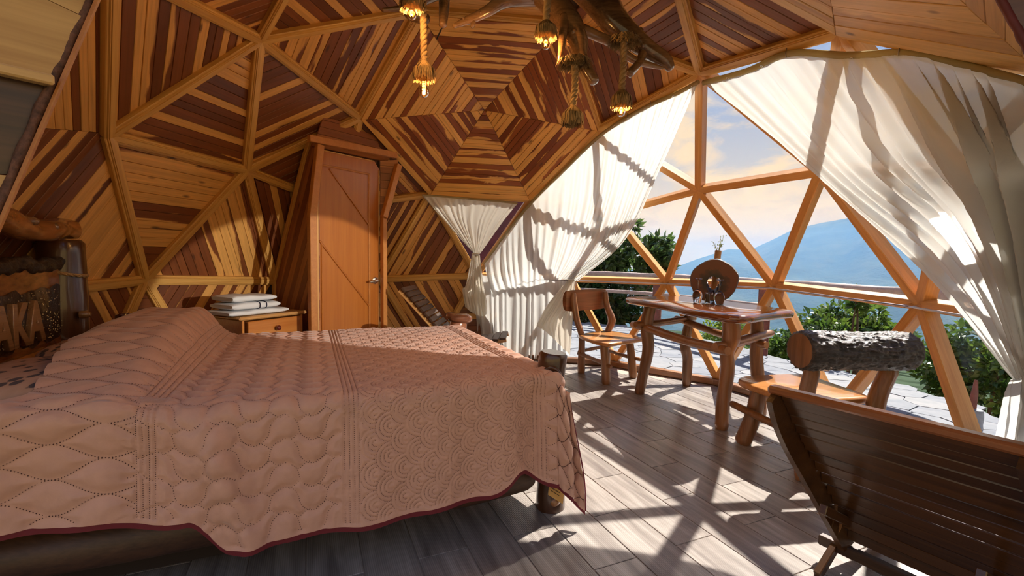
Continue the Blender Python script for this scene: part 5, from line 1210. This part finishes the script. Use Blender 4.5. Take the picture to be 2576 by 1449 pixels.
for c_ in cells:
    if not inside(c_) or c_[0] < -.3 or c_[1] < -1.6: continue
    d = np.hypot(*(cells - c_).T); nb = cells[(d > 1e-6) & (d < .8)]
    poly = [(c_[0] + a, c_[1] + b) for a, b in ((-.4, -.4), (.4, -.4), (.4, .4), (-.4, .4))]
    for q in nb:
        dx, dy = q[0] - c_[0], q[1] - c_[1]; L = math.hypot(dx, dy); mx, my = (q[0] + c_[0]) / 2, (q[1] + c_[1]) / 2
        o_ = []; lim = (mx * dx + my * dy) / L - .004
        for i in range(len(poly)):
            a, b = poly[i], poly[(i + 1) % len(poly)]; fa = lim - (a[0] * dx + a[1] * dy) / L; fb = lim - (b[0] * dx + b[1] * dy) / L
            if fa >= 0: o_.append(a)
            if (fa >= 0) != (fb >= 0): k = fa / (fa - fb); o_.append((a[0] + (b[0] - a[0]) * k, a[1] + (b[1] - a[1]) * k))
        poly = o_
        if len(poly) < 3: break
    if len(poly) < 3: continue
    n = len(poly); h_ = -.034 + g.uniform(0, .006)
    v = [(p[0], p[1], h_) for p in poly] + [(p[0], p[1], -.05) for p in poly]
    f = [tuple(range(n))] + [(i, n + i, n + (i + 1) % n, (i + 1) % n) for i in range(n)]
    o = mk('flagstone', [(p[0] - c_[0], p[1] - c_[1], p[2]) for p in v], f, M['flag']); o.location = (c_[0], c_[1], 0); o.parent = ter
# railing
rl = thing('railing', 'weathered log railing on dark red posts along the terrace edge', 'railing', (3.4, 3.3, -.04))
RP_ = [(-.6, 6.65, .93), (1.40, 6.04, .93), (2.60, 5.12, .93), (3.46, 3.27, .93), (3.68, 2.14, .93), (4.00, 1.50, .93), (4.06, .6, .93), (4.15, -.9, .93)]
mk('top_rail', *tube(catmull(RP_, 60), .052, 12, .05, 5, True, 3), M['rail'], rl, True, 60)
for (x_, y_) in ((.9, 6.22), (2.60, 5.12), (3.46, 3.30), (4.10, -.4)):
    mk('post', *tube([(x_, y_, -.04), (x_, y_, .4), (x_, y_, .92)], .075, 10, .03), M['redpost'], rl, True, 50)
mk('lower_rail', *tube(catmull([(p[0], p[1], .62) for p in RP_[:4]], 30), .035, 10, .05, 5, True, 5), M['rail'], rl, True, 60)
pst = thing('stone_footing', 'grey round stone footing with a short dark red stake', 'stone', (3.60, .60, -.04))
mk('stone', *tube([(3.60, .60, -.045), (3.60, .60, .0), (3.605, .60, .06), (3.605, .60, .105), (3.605, .60, .112)], [.085, .078, .072, .062, .03], 16, .06, 9, True, 6), M['grey_stone'], pst, True, 60)
mk('stake', *tube([(3.605, .60, .105), (3.615, .60, .22), (3.62, .60, .33)], [.028, .022, .010], 10, .06, 9), M['redpost'], pst, True, 60)
# leaves
def leaf_mat(name, c1, c2, tr=.35):
    m, t = new_mat(name); co = t.add('ShaderNodeTexCoord').outputs['Object']; n = t.noise(co, 5, 3)
    wn = t.add('ShaderNodeTexWhiteNoise', noise_dimensions='3D', ins={'Vector': t.add('ShaderNodeVectorMath', operation='SNAP', ins={0: co, 1: (.12, .12, .12)}).outputs[0]}).outputs['Value']
    c = t.ramp(t.math('ADD', t.math('MULTIPLY', n, .5), t.math('MULTIPLY', wn, .5)), [(.3, c1), (.7, c2)])
    p = principled(t, c, .35, None, .6)
    tl = t.add('ShaderNodeBsdfTranslucent', ins={'Color': c})
    mx = t.add('ShaderNodeMixShader', ins={0: tr, 1: p, 2: tl.outputs[0]}); finish(t, mx.outputs[0]); return m
M['leaf_dark'] = leaf_mat('dark_green_leaf', (.012, .035, .010), (.05, .115, .022))
M['leaf_mid'] = leaf_mat('mid_green_leaf', (.03, .075, .012), (.13, .21, .03))
M['leaf_lime'] = leaf_mat('yellow_green_leaf', (.10, .17, .015), (.30, .38, .04), .45)
M['leaf_tree'] = leaf_mat('glossy_tree_leaf', (.022, .055, .016), (.11, .18, .045), .4)
M['stem'] = plain('brown_bush_stem', (.09, .05, .03), .8)
def shrub(name, label, cat, center, size, n, leaf, mat, seed, base, stems=5, group='shrubs beyond the terrace', clumps=14):
    g = np.random.default_rng(seed); th_ = thing(name, label, cat, base, group); center = np.array(center, float); size = np.array(size, float)
    cl = g.normal(0, 1, (clumps, 3)); cl /= np.linalg.norm(cl, axis=1)[:, None]; cl = center + cl * size * g.uniform(.35, .85, (clumps, 1)); cr = g.uniform(.25, .48, clumps) * (1 if clumps < 20 else .7)
    k = g.integers(0, clumps, n); d = g.normal(0, 1, (n, 3)); d /= np.linalg.norm(d, axis=1)[:, None]
    P = cl[k] + d * (cr[k] * g.uniform(.5, 1.0, n) ** .5)[:, None] * size.mean()
    ax = g.normal(0, 1, (n, 3)) + d * .9 + [0, 0, -.25]; ax /= np.linalg.norm(ax, axis=1)[:, None]; sd = np.cross(ax, d + g.normal(0, .5, (n, 3))); sd /= np.linalg.norm(sd, axis=1)[:, None] + 1e-9
    nm = np.cross(ax, sd); L = leaf * g.uniform(.6, 1.3, (n, 1)); Wd = L * .23
    q = np.stack([P, P + ax * L * .35 + sd * Wd - nm * L * .04, P + ax * L - nm * L * .16, P + ax * L * .35 - sd * Wd - nm * L * .04, ], 1).reshape(-1, 3)
    fo_ = mk('foliage', q, [(4 * i, 4 * i + 1, 4 * i + 2, 4 * i + 3) for i in range(n)], M[mat], th_)
    fo_['kind'] = 'stuff'
    for s in range(stems):
        e = cl[s % clumps]; b = np.array(base) + [g.normal(0, .05), g.normal(0, .05), 0]; mid = (b + e) / 2 + g.normal(0, .07, 3)
        mk('stem', *tube(catmull([b, mid, e], 10), np.linspace(.028, .008, 10), 6), M['stem'], th_, True)
    return th_
shrub('leafy_shrub', 'broad leafy shrub right behind the bark-log backrest', 'shrub', (4.75, 3.35, .20), (.62, .60, .52), 3600, .105, 'leaf_mid', 1, (4.75, 3.35, -.7), 6)
shrub('leafy_shrub', 'sunlit leafy shrub beside the stone footing', 'shrub', (5.15, 2.05, -.02), (.60, .58, .50), 3400, .10, 'leaf_mid', 2, (5.15, 2.05, -.9), 5)
shrub('leafy_shrub', 'low yellow-green shrub seen under the dining table', 'shrub', (4.2, 5.6, -.12), (.62, .55, .38), 2600, .07, 'leaf_lime', 3, (4.2, 5.6, -.8), 4)
shrub('leafy_shrub', 'dark dense bush behind the far chair', 'shrub', (1.9, 6.9, .25), (1.0, .5, .80), 4600, .13, 'leaf_dark', 4, (1.9, 6.9, -.5), 6, clumps=18)
shrub('broadleaf_tree', 'broadleaf tree with pointed leaves rising above the railing', 'tree', (2.35, 7.2, 1.20), (1.05, .6, .92), 3000, .17, 'leaf_tree', 5, (2.1, 7.3, -.6), 12, 'trees beyond the terrace', 26)
shrub('broadleaf_tree', 'leaning tree branch with sparse leaves reaching towards the hill', 'tree', (3.10, 6.8, 1.30), (.48, .3, .52), 900, .19, 'leaf_tree', 6, (2.2, 7.2, -.5), 6, 'trees beyond the terrace', 9)
shrub('leafy_shrub', 'small shrub between table legs and red railing post', 'shrub', (4.25, 4.25, -.10), (.40, .45, .35), 1500, .08, 'leaf_mid', 8, (4.25, 4.25, -.8), 3)
shrub('leafy_shrub', 'thin sapling with few leaves over the railing', 'shrub', (4.45, 2.95, .78), (.16, .14, .18), 130, .12, 'leaf_mid', 9, (4.5, 3.0, -.7), 2, clumps=4)
shrub('leafy_shrub', 'dark bush low behind the cream curtain tail', 'shrub', (.4, 7.2, .25), (1.1, .5, .80), 3600, .13, 'leaf_dark', 10, (.4, 7.2, -.5), 6, clumps=16)
# maroon roof outside the triangular window
rf = thing('maroon_roof', 'maroon corrugated roof seen through the triangular window', 'roof', (-.6, 3.6, 0))
for k in range(9): boxpart('roof_sheet', (2.2, .20, .02), (-.35, 3.3 + .05 * k, .55 + .185 * k), M['maroon'], rf, axisx=(1, .05, 0), up=(0, -.96, .28), bev=.003)
boxpart('wall_board', (2.4, .06, 1.0), (-.35, 3.22, .0), M['maroon'], rf, axisx=(1, .05, 0))
# terrain
m, t = new_mat('forested_hillside'); co = t.add('ShaderNodeTexCoord').outputs['Object']
n1 = t.noise(co, .010, 8, .62); n2 = t.noise(co, .0028, 5, .55)
c = t.ramp(t.math('ADD', t.math('MULTIPLY', n1, .65), t.math('MULTIPLY', n2, .45)), [(.38, (.010, .028, .014)), (.54, (.03, .055, .025)), (.68, (.07, .085, .045)), (.84, (.16, .15, .10))])
finish(t, principled(t, c, .95, t.bump(n1, 1.0, 30.0), .1)); M['hill'] = m
RIDGE = [(-30, 2.2), (-10, 1.0), (9.3, -1.2), (19, -.56), (21.5, .5), (24.8, 1.66), (27.1, 1.55), (29, 2.54), (30.8, 3.57), (33.2, 4.26), (35.5, 4.66), (37.6, 6.4), (40.4, 7.6), (45.5, 8.5), (55, 8.0), (70, 6.0), (95, 4.0)]
az = np.radians(np.linspace(-30, 95, 190)); rs = np.concatenate([[4.5, 6, 9, 14, 22, 35, 60, 100, 160, 240, 340, 460, 600, 760, 940], np.linspace(1100, 3300, 46), [3600, 4200]])
g = np.random.default_rng(9); hv = np.zeros((len(rs), len(az)))
el_ = np.interp(np.degrees(az), [r[0] for r in RIDGE], [r[1] for r in RIDGE]); top = 3300 * np.tan(np.radians(el_)) + 1.2
def fbm(x, y, s):
    o = 0
    for k in range(6):
        gg_ = np.random.default_rng(s * 10 + k); a1, a2, p1_, p2_ = gg_.uniform(0, 6.28, 4); fq = 2.0 ** k
        o = o + (np.sin(fq * (x * math.cos(a1) + y * math.sin(a1)) + p1_) * np.sin(fq * (x * math.cos(a2) + y * math.sin(a2)) * 1.3 + p2_)) / fq ** .95
    return o
for i, r in enumerate(rs):
    X_, Y_ = r * np.sin(az), r * np.cos(az)
    if r < 1000: base_ = -.9 - 215 * smooth(np.array((r - 4) / 960)) ** .75 * np.ones(len(az))
    else: k = (r - 1000) / 2300; base_ = -216 + (np.minimum(k, 1.0) ** 1.15) * (top + 216)
    nz_ = fbm(X_ / 420, Y_ / 420, 3) * 46 * smooth(np.array((r - 30) / 900)) * (1 - .85 * smooth(np.array((r - 2700) / 600)))
    hv[i] = base_ + nz_
    if r > 3300: hv[i] = top - (r - 3300) * .25
pts = [(rs[i] * math.sin(a) + .09, rs[i] * math.cos(a) - 2.87, hv[i, j]) for i in range(len(rs)) for j, a in enumerate(az)]
nA = len(az); fc2 = [(i * nA + j, i * nA + j + 1, (i + 1) * nA + j + 1, (i + 1) * nA + j)[::-1] for i in range(len(rs) - 1) for j in range(nA - 1)]
hl_ = mk('mountain_terrain', pts, fc2, M['hill'], None, True); tag(hl_, kind='structure')
# valley haze: a homogeneous scattering volume between the garden and the far ridge
m, t = new_mat('valley_haze'); vsn = t.add('ShaderNodeVolumeScatter', ins={'Color': (.17, .37, .74, 1), 'Density': .00046, 'Anisotropy': .15})
vab = t.add('ShaderNodeVolumeAbsorption', ins={'Color': (.30, .45, .70, 1), 'Density': .00022}); vad = t.add('ShaderNodeAddShader', ins={0: vsn.outputs[0], 1: vab.outputs[0]})
o = t.add('ShaderNodeOutputMaterial'); t.l.new(vad.outputs[0], o.inputs['Volume']); M['haze'] = m
v, f = box(9000, 3800, 520, (1500, 2100, -90)); hz = mk('valley_haze', v, f, M['haze']); tag(hz, 'blue haze filling the valley before the hills', 'haze', kind='stuff')
